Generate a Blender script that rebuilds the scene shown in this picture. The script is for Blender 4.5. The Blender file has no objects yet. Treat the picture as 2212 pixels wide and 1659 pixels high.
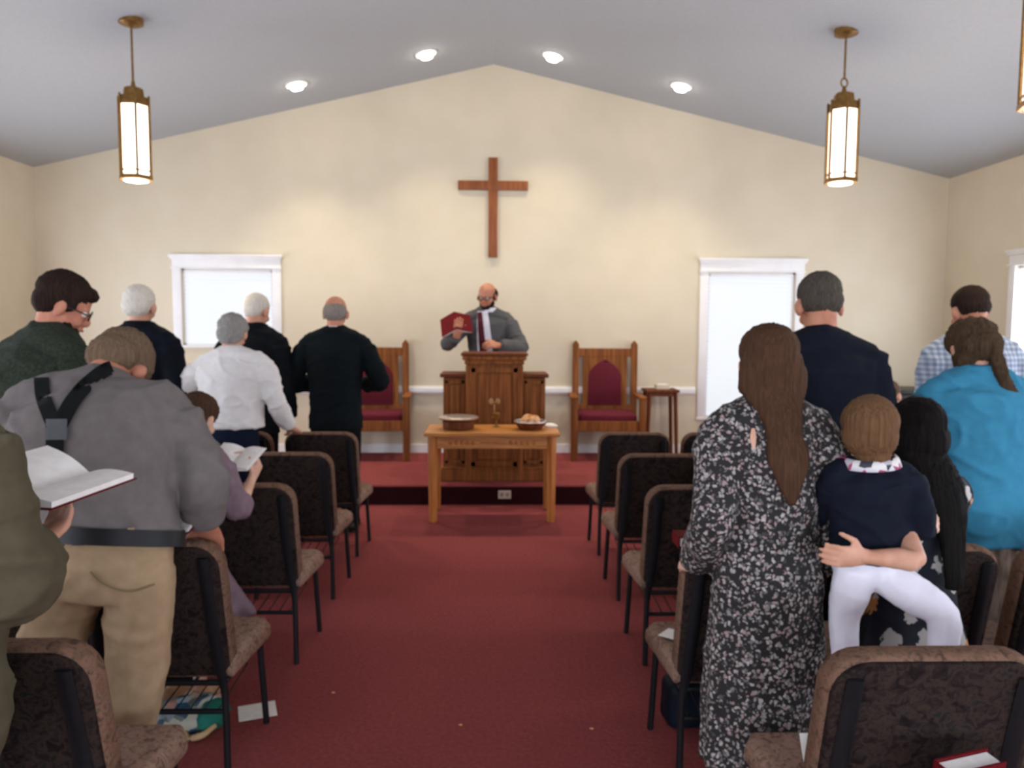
import bpy, bmesh, math, random
from mathutils import Vector, Matrix, noise
from mathutils.bvhtree import BVHTree
from math import sin, cos, pi, radians, sqrt
random.seed(7)
S = bpy.context.scene
COL = S.collection
V = Vector

# ---------------------------------------------------------------- camera
CAM_H = 1.62; FPX = 1650.0
YAW, PITCH, ROLL = radians(1.42), radians(4.45), radians(0.30)
_fw = V((sin(YAW)*cos(PITCH), cos(YAW)*cos(PITCH), -sin(PITCH)))
_rt = V((cos(YAW), -sin(YAW), 0)); _up = _rt.cross(_fw)
_rt, _up = _rt*cos(ROLL)+_up*sin(ROLL), -_rt*sin(ROLL)+_up*cos(ROLL)
cam_d = bpy.data.cameras.new('camera'); cam = bpy.data.objects.new('camera', cam_d); COL.objects.link(cam)
cam_d.sensor_width = 36; cam_d.lens = FPX/2212*36; cam_d.clip_start = 0.02
cam.matrix_world = Matrix(((_rt.x, _up.x, -_fw.x, 0), (_rt.y, _up.y, -_fw.y, 0), (_rt.z, _up.z, -_fw.z, CAM_H), (0, 0, 0, 1)))
cam_d.dof.use_dof = True; cam_d.dof.focus_distance = 0.55; cam_d.dof.aperture_fstop = 13.0
S.camera = cam
CAM = V((0, 0, CAM_H))
def ray(px, py): return _rt*((px-1106)/FPX) - _up*((py-829.5)/FPX) + _fw
def at(px, py, Y):                      # the point of a sight line at depth Y
    d = ray(px, py); return CAM + d*(Y/d.y)

# ---------------------------------------------------------------- world, exposure
S.view_settings.view_transform = 'Standard'; S.view_settings.look = 'None'
S.view_settings.gamma = 1; S.view_settings.use_curve_mapping = False
S.view_settings.exposure = 0.66
w = bpy.data.worlds.new('world'); S.world = w; w.use_nodes = True
w.node_tree.nodes['Background'].inputs[0].default_value = (0.75, 0.85, 1, 1)
w.node_tree.nodes['Background'].inputs[1].default_value = 0.6
WIN_SIDE = 7.0       # strength of the daylit blinds in the side windows, added unseen pairs included
REAR_FILL = 9.5  # glow of the added rear windows, fill for surfaces facing the camera
WIN_FRONT = 0.44
PEND_W = 16; SPOT_W = 34

# ---------------------------------------------------------------- materials
def lin(h):
    h = h.lstrip('#'); c = [int(h[i:i+2], 16)/255 for i in (0, 2, 4)]
    return tuple((x/12.92 if x <= .04045 else ((x+.055)/1.055)**2.4) for x in c) + (1,)
def newmat(name):
    m = bpy.data.materials.new(name); m.use_nodes = True; nt = m.node_tree
    return m, nt, nt.nodes['Principled BSDF']
def nd(nt, t, **k):
    n = nt.nodes.new(t)
    for a, v in k.items():
        if a in n.inputs.keys(): n.inputs[a].default_value = v
        else: setattr(n, a, v)
    return n
def ramp(nt, stops, interp='LINEAR'):
    r = nt.nodes.new('ShaderNodeValToRGB'); cr = r.color_ramp; cr.interpolation = interp
    while len(cr.elements) < len(stops): cr.elements.new(0.5)
    for e, (p, c) in zip(cr.elements, stops): e.position = p; e.color = c
    return r
def coords(nt, scale=(1, 1, 1), src='Object'):
    tc = nt.nodes.new('ShaderNodeTexCoord'); mp = nt.nodes.new('ShaderNodeMapping')
    mp.inputs['Scale'].default_value = scale; nt.links.new(tc.outputs[src], mp.inputs[0]); return mp.outputs[0]
def bump(nt, b, fac, strength, dist=0.01):
    bp = nt.nodes.new('ShaderNodeBump'); bp.inputs['Strength'].default_value = strength; bp.inputs['Distance'].default_value = dist
    nt.links.new(fac, bp.inputs['Height']); nt.links.new(bp.outputs[0], b.inputs['Normal'])
def mk(name, c1, c2=None, scale=(20, 20, 20), rough=.85, bumpv=0.1, metal=0, detail=3, lo=.35, hi=.65, spec=.3):
    m, nt, b = newmat(name)
    b.inputs['Roughness'].default_value = rough; b.inputs['Metallic'].default_value = metal
    b.inputs['Specular IOR Level'].default_value = spec
    c1 = lin(c1); c2 = lin(c2) if c2 else c1
    n = nd(nt, 'ShaderNodeTexNoise', Scale=1.0, Detail=detail); nt.links.new(coords(nt, scale), n.inputs['Vector'])
    r = ramp(nt, [(lo, c1), (hi, c2)]); nt.links.new(n.outputs[0], r.inputs[0]); nt.links.new(r.outputs[0], b.inputs['Base Color'])
    if bumpv: bump(nt, b, n.outputs[0], bumpv)
    return m
def emis(name, col, s, base=None):
    m, nt, b = newmat(name); b.inputs['Base Color'].default_value = lin(base or col)
    b.inputs['Emission Color'].default_value = lin(col); b.inputs['Emission Strength'].default_value = s
    return m
M = {}
M['wall'] = mk('cream_paint', '#d2c6ac', '#d6cab1', (3, 3, 3), .8, .02)
M['ceil'] = mk('ceiling_paint', '#b0b5b8', '#b4b9bc', (40, 40, 40), .9, .05)
M['white'] = mk('white_trim_paint', '#e6e4e2', '#ebe9e6', (5, 5, 5), .5, .01)
M['carpet'] = mk('red_carpet', '#7a3939', '#904a48', (55, 55, 55), 1, .3, detail=6, spec=.05, lo=.2, hi=.8)
M['oak'] = mk('honey_oak', '#a8682f', '#c98a48', (4, 40, 40), .4, .05)
M['oakv'] = mk('honey_oak_legs', '#a8642c', '#c27d3e', (40, 40, 4), .4, .05)
M['wood'] = mk('pulpit_wood', '#70401d', '#925a2e', (34, 34, 2.5), .55, .05, spec=.15)
M['woodd'] = mk('dark_wood', '#5b2f1a', '#703f25', (30, 30, 4), .55, .05, spec=.15)
M['cross'] = mk('cross_wood', '#7b431f', '#94562d', (30, 30, 3), .5, .05)
M['velvet'] = mk('maroon_upholstery', '#561422', '#6a1c2b', (60, 60, 60), .9, .1)
M['brass'] = mk('aged_brass', '#7a5a30', '#8f6d3c', (30, 30, 30), .4, .05, metal=.7)
M['iron'] = mk('black_metal', '#101214', '#16181b', (50, 50, 50), .45, .02)
M['silver'] = mk('silver_metal', '#b8aea8', '#cfc6c0', (30, 30, 30), .3, .02, metal=.8)
M['bread'] = mk('bread_crust', '#b4713a', '#e0b184', (25, 25, 25), .8, .2)
M['paper'] = mk('white_paper', '#e8e2da', '#f0ebe4', (30, 30, 3), .8, .02)
M['redcover'] = mk('red_book_cover', '#560d11', '#641217', (60, 60, 60), .8, .03, spec=.1)
M['darkpanel'] = mk('dark_furniture', '#17120f', '#1e1815', (10, 10, 10), .4, .02)
M['plastic'] = mk('almond_plastic', '#cbb8a4', '#d4c3b0', (10, 10, 10), .5, 0)
M['eye'] = mk('eye_white', '#e8e0d8', None, rough=.2, bumpv=0)
M['lip'] = mk('lip', '#9c5a50', None, bumpv=0)
M['glasses'] = mk('dark_spectacle_frame', '#2a2624', None, rough=.3, bumpv=0)
M['belt'] = mk('black_leather', '#0f0f11', '#17171a', (40, 40, 40), .45, .05)
M['shoe'] = mk('black_shoe', '#141212', '#1d1a19', (20, 20, 20), .4, .02)
M['tanshoe'] = mk('tan_shoe', '#b08a6a', '#c09c7c', (20, 20, 20), .6, .02)
def fabric(name, cols, scale):
    m, nt, b = newmat(name); b.inputs['Roughness'].default_value = .95; b.inputs['Specular IOR Level'].default_value = .1
    n = nd(nt, 'ShaderNodeTexNoise', Scale=scale, Detail=5, Distortion=1.2); nt.links.new(coords(nt), n.inputs['Vector'])
    k = len(cols); r = ramp(nt, [(.32+.36*i/(k-1), lin(c)) for i, c in enumerate(cols)])
    nt.links.new(n.outputs[0], r.inputs[0]); nt.links.new(r.outputs[0], b.inputs['Base Color']); bump(nt, b, n.outputs[0], .3)
    return m
M['seat'] = fabric('mottled_brown_fabric', ['#5c483d', '#7d6355', '#957564', '#6f6355'], 38)
M['rim'] = fabric('shaded_backrest_fabric', ['#4b3931', '#68503f', '#7a5b4b', '#564b3e'], 38)  # the seat fabric darkened, backrest shade put into the colour
M['back'] = fabric('mottled_dark_brown_fabric', ['#17110f', '#241b1b', '#342923', '#1d1e1b'], 38)
def skin(name, c1, c2):
    m = mk(name, c1, c2, (14, 14, 14), .55, .03); return m
SK1 = skin('fair_skin', '#c08a70', '#cf9c83'); SK2 = skin('ruddy_skin', '#b06f56', '#c4866c'); SK3 = skin('light_skin', '#c99a80', '#d8ac93')
SKP = skin('warm_skin', '#a86a50', '#c08468')
def hairm(name, c1, c2): return mk(name, c1, c2, (150, 150, 5), .8, .5, detail=2, lo=.2, hi=.8, spec=.08)
def floral(name):
    m, nt, b = newmat(name); b.inputs['Roughness'].default_value = .85
    co = coords(nt)
    n = nd(nt, 'ShaderNodeTexNoise', Scale=60, Detail=2); nt.links.new(co, n.inputs['Vector'])
    mx = nt.nodes.new('ShaderNodeVectorMath'); mx.operation = 'MULTIPLY_ADD'
    nt.links.new(n.outputs[1], mx.inputs[0]); mx.inputs[1].default_value = (.026, .026, .026); nt.links.new(co, mx.inputs[2])
    v = nd(nt, 'ShaderNodeTexVoronoi', Scale=72); nt.links.new(mx.outputs[0], v.inputs['Vector'])
    r = ramp(nt, [(0, (1, 1, 1, 1)), (.34, (1, 1, 1, 1)), (.50, (0, 0, 0, 1))]); nt.links.new(v.outputs['Distance'], r.inputs[0])
    sp = nt.nodes.new('ShaderNodeSeparateColor'); nt.links.new(v.outputs['Color'], sp.inputs[0])
    c2 = ramp(nt, [(0, lin('#3a3838')), (.3, lin('#8f8a86')), (.6, lin('#b0a8a2')), (.85, lin('#97807e'))]); nt.links.new(sp.outputs[0], c2.inputs[0])
    mix = nt.nodes.new('ShaderNodeMix'); mix.data_type = 'RGBA'
    nt.links.new(r.outputs[0], mix.inputs[0]); mix.inputs[6].default_value = lin('#1a1715'); nt.links.new(c2.outputs[0], mix.inputs[7])
    nt.links.new(mix.outputs[2], b.inputs['Base Color']); return m
def bigfloral(name, base, scale=12, a='#b9b4ae', o='#c9864a'):
    m, nt, b = newmat(name); b.inputs['Roughness'].default_value = .85
    co = coords(nt)
    n = nd(nt, 'ShaderNodeTexNoise', Scale=40, Detail=2); nt.links.new(co, n.inputs['Vector'])
    mx = nt.nodes.new('ShaderNodeVectorMath'); mx.operation = 'MULTIPLY_ADD'
    nt.links.new(n.outputs[1], mx.inputs[0]); mx.inputs[1].default_value = (.05, .05, .05); nt.links.new(co, mx.inputs[2])
    v = nd(nt, 'ShaderNodeTexVoronoi', Scale=scale); nt.links.new(mx.outputs[0], v.inputs['Vector'])
    sp = nt.nodes.new('ShaderNodeSeparateColor'); nt.links.new(v.outputs['Color'], sp.inputs[0])
    r = ramp(nt, [(0, (1, 1, 1, 1)), (.36, (1, 1, 1, 1)), (.40, (0, 0, 0, 1))]); nt.links.new(v.outputs['Distance'], r.inputs[0])
    c2 = ramp(nt, [(0, lin(a)), (.5, lin(o)), (.85, lin(base))], 'CONSTANT'); nt.links.new(sp.outputs[0], c2.inputs[0])
    mix = nt.nodes.new('ShaderNodeMix'); mix.data_type = 'RGBA'
    nt.links.new(r.outputs[0], mix.inputs[0]); mix.inputs[6].default_value = lin(base); nt.links.new(c2.outputs[0], mix.inputs[7])
    nt.links.new(mix.outputs[2], b.inputs['Base Color']); return m
def plaid(name):
    m, nt, b = newmat(name); b.inputs['Roughness'].default_value = .85
    co = coords(nt); a = None
    w1 = nd(nt, 'ShaderNodeTexWave', Scale=11, bands_direction='X'); w2 = nd(nt, 'ShaderNodeTexWave', Scale=11, bands_direction='Z')
    nt.links.new(co, w1.inputs['Vector']); nt.links.new(co, w2.inputs['Vector'])
    ad = nt.nodes.new('ShaderNodeMath'); ad.operation = 'ADD'; nt.links.new(w1.outputs['Fac'], ad.inputs[0]); nt.links.new(w2.outputs['Fac'], ad.inputs[1])
    r = ramp(nt, [(.1, lin('#b4bcc8')), (.5, lin('#8e9aac')), (.95, lin('#707e94'))])
    hv = nt.nodes.new('ShaderNodeMath'); hv.operation = 'MULTIPLY'; hv.inputs[1].default_value = .5; nt.links.new(ad.outputs[0], hv.inputs[0])
    nt.links.new(hv.outputs[0], r.inputs[0]); nt.links.new(r.outputs[0], b.inputs['Base Color']); return m
def patch(name, cols, scale):
    m, nt, b = newmat(name); b.inputs['Roughness'].default_value = .7
    v = nd(nt, 'ShaderNodeTexVoronoi', Scale=scale); nt.links.new(coords(nt), v.inputs['Vector'])
    sp = nt.nodes.new('ShaderNodeSeparateColor'); nt.links.new(v.outputs['Color'], sp.inputs[0])
    k = len(cols); r = ramp(nt, [(i/k, lin(c)) for i, c in enumerate(cols)], 'CONSTANT')
    nt.links.new(sp.outputs[0], r.inputs[0]); nt.links.new(r.outputs[0], b.inputs['Base Color']); return m

# ---------------------------------------------------------------- mesh helpers
def tag(o, label=None, cat=None, group=None, kind=None):
    for k, v in (('label', label), ('category', cat), ('group', group), ('kind', kind)):
        if v: o[k] = v
    return o
def empty(name, loc=(0, 0, 0), rz=0, label=None, cat=None, group=None):
    o = bpy.data.objects.new(name, None); COL.objects.link(o); o.location = loc; o.rotation_euler = (0, 0, rz)
    o.empty_display_size = .1
    return tag(o, label, cat, group)
def catmull(pts, k):
    if len(pts) < 3 or k < 2: return [tuple(p) for p in pts]
    out = []; n = len(pts)
    for i in range(n-1):
        p0, p1, p2, p3 = pts[max(i-1, 0)], pts[i], pts[i+1], pts[min(i+2, n-1)]
        for j in range(k):
            t = j/k
            out.append(tuple(.5*((2*b)+(c-a)*t+(2*a-5*b+4*c-d)*t*t+(-a+3*b-3*c+d)*t*t*t) for a, b, c, d in zip(p0, p1, p2, p3)))
    out.append(tuple(pts[-1])); return out
class MB:
    def __init__(s): s.bm = bmesh.new()
    def box(s, c, size, rot=None, bev=0, seg=2):
        r = bmesh.ops.create_cube(s.bm, size=1); vs = r['verts']
        for v in vs: v.co = V((v.co.x*size[0], v.co.y*size[1], v.co.z*size[2]))
        if bev:
            es = list({e for v in vs for e in v.link_edges})
            rb = bmesh.ops.bevel(s.bm, geom=es, offset=bev, segments=seg, affect='EDGES', profile=.5); vs = list({v for f in rb['faces'] for v in f.verts} | {v for v in vs if v.is_valid})
        for v in vs:
            if rot is not None: v.co = rot @ v.co
            v.co += V(c)
        return s
    def tube(s, pts, rads, ref=(1, 0, 0), n=16, k=1, lobes=None, round_=.5):
        """closed loft: pts centres, rads (rx, ry); ref gives the rx direction; lobes=(count, [amp per point])"""
        rads = [(r, r) if not hasattr(r, '__len__') else tuple(r) for r in rads]
        am = lobes[1] if lobes else [0]*len(pts)
        full = [tuple(p)+tuple(r)+(a,) for p, r, a in zip(pts, rads, am)]
        full = catmull(full, k); P = [V(f[:3]) for f in full]
        ref = V(ref); rings = []
        for i, p in enumerate(P):
            t = (P[min(i+1, len(P)-1)]-P[max(i-1, 0)])
            if t.length < 1e-9: t = V((0, 0, 1))
            t.normalize(); sd = ref - t*ref.dot(t)
            if sd.length < .05: sd = V((0, 1, 0)) - t*t.y
            sd.normalize(); up = t.cross(sd); rx, ry, a = full[i][3:6]
            ring = []
            for j in range(n):
                th = 2*pi*j/n; m = 1 + (a*cos(lobes[0]*th+.7*sin(2*th)) if lobes else 0)
                ring.append(s.bm.verts.new(p+sd*cos(th)*rx*m+up*sin(th)*ry*m))
            rings.append((ring, p, t, min(rx, ry)))
        for (a, *_), (b, *_) in zip(rings, rings[1:]):
            for j in range(n): s.bm.faces.new((a[j], a[(j+1) % n], b[(j+1) % n], b[j]))
        for (ring, p, t, r), sg in ((rings[0], -1), (rings[-1], 1)):
            c = s.bm.verts.new(p+t*sg*r*round_)
            for j in range(n):
                f = (ring[j], ring[(j+1) % n], c)
                s.bm.faces.new(f if sg > 0 else f[::-1])
        return s
    def ell(s, c, r, rot=None, seg=20, rings=14):
        vs = bmesh.ops.create_uvsphere(s.bm, u_segments=seg, v_segments=rings, radius=1)['verts']
        for v in vs:
            v.co = V((v.co.x*r[0], v.co.y*r[1], v.co.z*r[2]))
            if rot is not None: v.co = rot @ v.co
            v.co += V(c)
        return s
    def cyl(s, p0, p1, r0, r1=None, n=16):
        r1 = r0 if r1 is None else r1
        return s.tube([p0, p1], [r0, r1], n=n, round_=0)
    def lathe(s, c, prof, n=24):
        prev = None; c = V(c); rr = []
        for r, z in prof: rr.append([s.bm.verts.new(c+V((r*cos(2*pi*j/n), r*sin(2*pi*j/n), z))) for j in range(n)])
        for a, b in zip(rr, rr[1:]):
            for j in range(n): s.bm.faces.new((a[j], a[(j+1) % n], b[(j+1) % n], b[j]))
        s.bm.faces.new(rr[0][::-1]); s.bm.faces.new(rr[-1]); return s
    def prism(s, pts, d, bev=0, seg=2):
        """polygon pts (3D) extruded by vector d"""
        d = V(d); n = len(pts); a = [s.bm.verts.new(V(p)) for p in pts]; b = [s.bm.verts.new(V(p)+d) for p in pts]
        fs = [s.bm.faces.new(a[::-1]), s.bm.faces.new(b)]
        for i in range(n): fs.append(s.bm.faces.new((a[i], a[(i+1) % n], b[(i+1) % n], b[i])))
        bmesh.ops.recalc_face_normals(s.bm, faces=fs)
        if bev:
            es = list(set(fs[0].edges) | set(fs[1].edges))
            bmesh.ops.bevel(s.bm, geom=es, offset=bev, segments=seg, affect='EDGES', profile=.5)
        return s
    def build(s, name, mat, parent=None, smooth=False, label=None, cat=None, kind=None, group=None):
        me = bpy.data.meshes.new(name); bmesh.ops.recalc_face_normals(s.bm, faces=s.bm.faces[:])
        s.bm.to_mesh(me); s.bm.free(); me.materials.append(mat)
        if smooth is True: me.polygons.foreach_set('use_smooth', [True]*len(me.polygons))
        elif smooth:
            me.polygons.foreach_set('use_smooth', [True]*len(me.polygons)); me.set_sharp_from_angle(angle=radians(smooth))
        o = bpy.data.objects.new(name, me); COL.objects.link(o)
        if parent: o.parent = parent
        return tag(o, label, cat, group, kind)
def folds(p, seed, sc):
    q = V((p.x*sc[0]+seed*3.1, p.y*sc[1]+seed, p.z*sc[2]))
    a = noise.noise(q); b = noise.noise(q*2.1+V((5, 1, seed))); c = noise.noise(q*.5+V((2, 7, seed)))
    return max(0, 1-abs(a)*4.5)**1.5*.75 + max(0, 1-abs(b)*4)*.22 + c*.5
def bake(mb, name, mat, parent, voxel, smooth=4, wr=None, cut=None, label=None):
    """union of the closed pieces of mb as one continuous surface"""
    me = bpy.data.meshes.new(name); mb.bm.normal_update(); bmesh.ops.recalc_face_normals(mb.bm, faces=mb.bm.faces[:]); mb.bm.to_mesh(me); mb.bm.free()
    t = bpy.data.objects.new(name, me); COL.objects.link(t)
    r = t.modifiers.new('r', 'REMESH'); r.mode = 'VOXEL'; r.voxel_size = voxel; r.use_smooth_shade = True
    if smooth: k = t.modifiers.new('s', 'SMOOTH'); k.factor = .5; k.iterations = smooth
    dg = bpy.context.evaluated_depsgraph_get(); dg.update()
    nm = bpy.data.meshes.new_from_object(t.evaluated_get(dg)); bpy.data.objects.remove(t); bpy.data.meshes.remove(me)
    nm.name = name
    if wr:
        amp, sc, seed = wr; ns = [v.normal.copy() for v in nm.vertices]
        for v, nn in zip(nm.vertices, ns): v.co += nn*(amp*folds(v.co, seed, sc))
    if cut:
        b = bmesh.new(); b.from_mesh(nm); bmesh.ops.delete(b, geom=[v for v in b.verts if cut(v.co)], context='VERTS'); b.to_mesh(nm); b.free()
    nm.materials.clear(); nm.materials.append(mat)
    nm.polygons.foreach_set('use_smooth', [True]*len(nm.polygons))
    o = bpy.data.objects.new(name, nm); COL.objects.link(o)
    if parent: o.parent = parent
    return tag(o, label)

# ---------------------------------------------------------------- the room
XL, XR, YF, YB, ZP, ZE = -4.98, 5.08, 8.55, -5.5, 4.44, 3.28
KS = (ZP-ZE)/5.03
def zc(x): return ZP-KS*abs(x)
PZ = 0.175; PY = 6.80
def ceil_hit(px, py):
    d = ray(px, py); t = 1.0; sg = 1 if px > 1065 else -1
    t = (ZP-CAM_H)/(d.z+KS*sg*d.x); return CAM+d*t
MB().box(((XL+XR)/2, (YF+YB)/2, -.05), (XR-XL+.4, YF-YB+.4, .1)).build('floor', M['carpet'], kind='structure')
MB().box(((XL+XR)/2, PY-.006, PZ/2-.008), (XR-XL, .012, PZ-.016)).build('riser_shade_strip', mk('shaded_riser_carpet', '#2a1114', '#33161a', (55, 55, 55), 1, .3, spec=.05), kind='structure')  # shade on the step's carpet painted as a darker strip
MB().box(((XL+XR)/2, (YF+PY)/2, PZ/2), (XR-XL, YF-PY, PZ), bev=.012).build('stage_platform', M['carpet'], kind='structure')
def wall_with_holes(name, a, b, zlo, top, holes, th, axis):
    """wall in strips; axis 'x': runs along x at y=YF, 'y': runs along y at x; holes (u0,u1,z0,z1)"""
    mb = MB(); us = sorted({a, b} | {h[0] for h in holes} | {h[1] for h in holes} | ({0.0} if axis in ('x', 'b') else set()))
    for u0, u1 in zip(us, us[1:]):
        hs = [h for h in holes if h[0] <= u0+1e-6 and h[1] >= u1-1e-6]
        segs = [(zlo, None)] if not hs else [(zlo, hs[0][2]), (hs[0][3], None)]
        for z0, z1 in segs:
            t0 = z1 if z1 is not None else top(u0); t1 = z1 if z1 is not None else top(u1)
            q = [(u0, z0), (u1, z0), (u1, t1), (u0, t0)]
            if axis in ('x', 'b'): mb.prism([(u, YF if axis == 'x' else YB, z) for u, z in q], (0, th, 0))
            else: mb.prism([(axis[1], u, z) for u, z in q], (th, 0, 0))
    return mb.build(name, M['wall'], kind='structure')
W1 = (-3.43, -2.435, 1.375, 2.215); W2 = (2.40, 3.385, .585, 2.215)
wall_with_holes('wall_front', XL-.15, XR+.15, 0, lambda x: zc(x)+.05, [W1, W2], .15, 'x')
SW = [(6.25, 7.35), (3.5, 4.6), (.8, 1.9), (-1.7, -.6), (-4.2, -3.1)]; SWZ = (.585, 2.215)  # pairs behind the camera are unseen, added to brighten people's backs
wall_with_holes('wall_right', YB, YF, 0, lambda y: ZE+.06, [(a, b)+SWZ for a, b in SW], .15, ('y', XR))
wall_with_holes('wall_left', YB, YF, 0, lambda y: ZE+.06, [(a, b)+SWZ for a, b in SW], -.15, ('y', XL))
BW = [(-3.6, -2.0, .6, 2.5), (-.8, .8, .6, 2.5), (2.0, 3.6, .6, 2.5)]  # unseen openings added so fill light reaches surfaces facing the camera
wall_with_holes('wall_back', XL-.15, XR+.15, 0, lambda x: zc(x)+.05, BW, -.15, 'b')
mb = MB()
for x0, x1 in ((XL-.2, 0), (0, XR+.2)):
    mb.prism([(x0, YB-.15, zc(x0)), (x1, YB-.15, zc(x1)), (x1, YB-.15, zc(x1)+.12), (x0, YB-.15, zc(x0)+.12)], (0, YF-YB+.3, 0))
mb.build('ceiling', M['ceil'], kind='structure')
# chair rail and baseboards
def rail(name, x0, x1, z, h, d):
    mb = MB(); mb.box(((x0+x1)/2, YF-d/2, z), (x1-x0, d, h*.6), bev=.006); mb.box(((x0+x1)/2, YF-d*.35, z), (x1-x0, d*.7, h), bev=.006)
    mb.build(name, M['white'], kind='structure')
rail('trim_1', XL, -3.55, .885, .085, .035); rail('trim_2', -2.30, 2.28, .885, .085, .035); rail('trim_3', 3.50, XR, .885, .085, .035)
MB().box(((XL+XR)/2, YF-.009, PZ+.05), (XR-XL, .018, .10), bev=.004).build('baseboard_front', M['white'], kind='structure')
for nm, x, sg in (('left', XL, 1), ('right', XR, -1)):
    MB().box((x+sg*.009, (YB+PY)/2, .05), (.018, PY-YB, .10), bev=.004).build('baseboard_'+nm, M['white'], kind='structure')
# windows: casing with crown header, sill, frame, daylit blind
M['blind_front'] = emis('daylit_front_blind', '#eef3fb', WIN_FRONT, '#9a9a9a')
M['blind_side'] = emis('daylit_and_added_side_blind', '#e4eeff', WIN_SIDE, '#9a9a9a')
M['rear_fill_blind'] = emis('added_rear_fill_blind', '#e4eeff', REAR_FILL, '#9a9a9a')  # glowing blind of the added fill windows
wn = [0]
def window(u0, u1, z0, z1, axis, X=None, sg=-1, mat='blind_front'):
    """sg: direction into the room along the wall normal"""
    wn[0] += 1; root = bpy.data.objects.new('window_%d' % wn[0], None); COL.objects.link(root)  # numbers the added windows behind the camera too
    root['kind'] = 'structure'
    if axis == 'x': root.location = ((u0+u1)/2, YF, z0)
    elif axis == 'b': root.location = ((u0+u1)/2, YB, z0); root.rotation_euler = (0, 0, pi)
    else: root.location = (X, (u0+u1)/2, z0); root.rotation_euler = (0, 0, -pi/2 if sg < 0 else pi/2)
    w_ = u1-u0; h = z1-z0; cw = .095
    # local: x along wall, y out of the room (+), z up
    mb = MB()
    for s_ in (-1, 1): mb.box((s_*(w_/2+cw/2), -.011, h/2), (cw, .022, h), bev=.004)
    mb.box((0, -.012, h+.065), (w_+2*cw, .024, .13), bev=.004)
    mb.box((0, -.02, h+.008), (w_+2*cw+.02, .04, .018), bev=.004)
    mb.box((0, -.03, h+.14), (w_+2*cw+.05, .06, .03), bev=.006); mb.box((0, -.022, h+.115), (w_+2*cw+.03, .044, .025), bev=.006)
    mb.build('window_casing', M['white'], root, smooth=40)
    mb = MB(); mb.box((0, -.012, -.015), (w_+2*cw+.01, .045, .03), bev=.006)
    mb.build('window_sill', M['white'], root, smooth=40)
    mb = MB()
    for s_ in (-1, 1): mb.box((s_*(w_/2-.01), .08, h/2), (.02, .10, h))
    mb.box((0, .08, h-.01), (w_, .10, .02)); mb.box((0, .08, .01), (w_, .10, .02)); mb.box((0, .10, h/2), (w_, .03, .035))
    mb.build('window_frame', M['white'], root)
    mb = MB(); n = int((h-.06)/.045)
    R = Matrix.Rotation(radians(62), 3, 'X')
    for i in range(n): mb.box((0, .03, .02+(i+.5)*(h-.06)/n), (w_-.045, .054, .003), rot=R)
    mb.build('blind', M[mat], root)
    mb = MB(); mb.box((0, .03, h-.03), (w_-.045, .05, .025), bev=.004); mb.build('blind_headrail', M['white'], root)
    MB().box((0, .115, h/2), (w_-.08, .004, h-.08)).build('pane', M['glass'], root)
m, nt, b = newmat('window_glass'); b.inputs['Transmission Weight'].default_value = 1; b.inputs['Roughness'].default_value = 0; b.inputs['IOR'].default_value = 1.1
M['glass'] = m
window(*W1, 'x'); window(*W2, 'x')
for h_ in BW: window(*h_, 'b', mat='rear_fill_blind')  # added fill windows behind the camera
for a, b_ in SW: window(a, b_, *SWZ, 'y', XR, -1, 'blind_side')
for a, b_ in SW: window(a, b_, *SWZ, 'y', XL, 1, 'blind_side')
# panelled wall board under the short front window
MB().box(((W1[0]+W1[1])/2, YF-.008, 1.10), (W1[1]-W1[0]+.19, .016, .42), bev=.004).build('trim_4', M['wall'], kind='structure')

# ---------------------------------------------------------------- ceiling lights
M['bulb'] = emis('lit_bulb', '#fff3e2', 14)
tag_rl = 'recessed ceiling lights'
RL = [((640, 182), 'recessed round ceiling light at the lower left end of the row of four'), ((920, 115), 'recessed round ceiling light just left of the ceiling ridge'),
      ((1195, 120), 'recessed round ceiling light just right of the ceiling ridge'), ((1472, 185), 'recessed round ceiling light at the lower right end of the row of four')]
for (px, py), lb in RL:
    p = ceil_hit(px, py); sg = 1 if p.x > 0 else -1
    r = empty('ceiling_light', p, 0, lb, 'ceiling light', tag_rl); r.rotation_euler = (0, sg*math.atan(KS), 0)
    MB().lathe((0, 0, 0), [(.115, 0), (.115, -.008), (.095, -.014), (.082, -.004), (.082, 0)]).build('trim_ring', M['white'], r, smooth=40)
    MB().lathe((0, 0, 0), [(.02, -.002), (.07, -.002), (.07, -.02), (.055, -.048), (.02, -.058), (.001, -.06)]).build('lamp_bulb', M['bulb'], r, smooth=True)
    l = bpy.data.lights.new('spot', 'SPOT'); l.energy = SPOT_W*2.4; l.spot_size = radians(100); l.spot_blend = 1; l.color = (1, .86, .68); l.shadow_soft_size = .07
    lo = bpy.data.objects.new('ceiling_light_lamp', l); COL.objects.link(lo); lo.location = p+V((0, 0, -.1)); d = V((0, -.1, -1)); lo.rotation_euler = d.to_track_quat('-Z', 'Y').to_euler()
M['lantern'] = emis('lit_lantern_glass', '#fff0dc', 1.5, '#ffffff')
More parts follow.
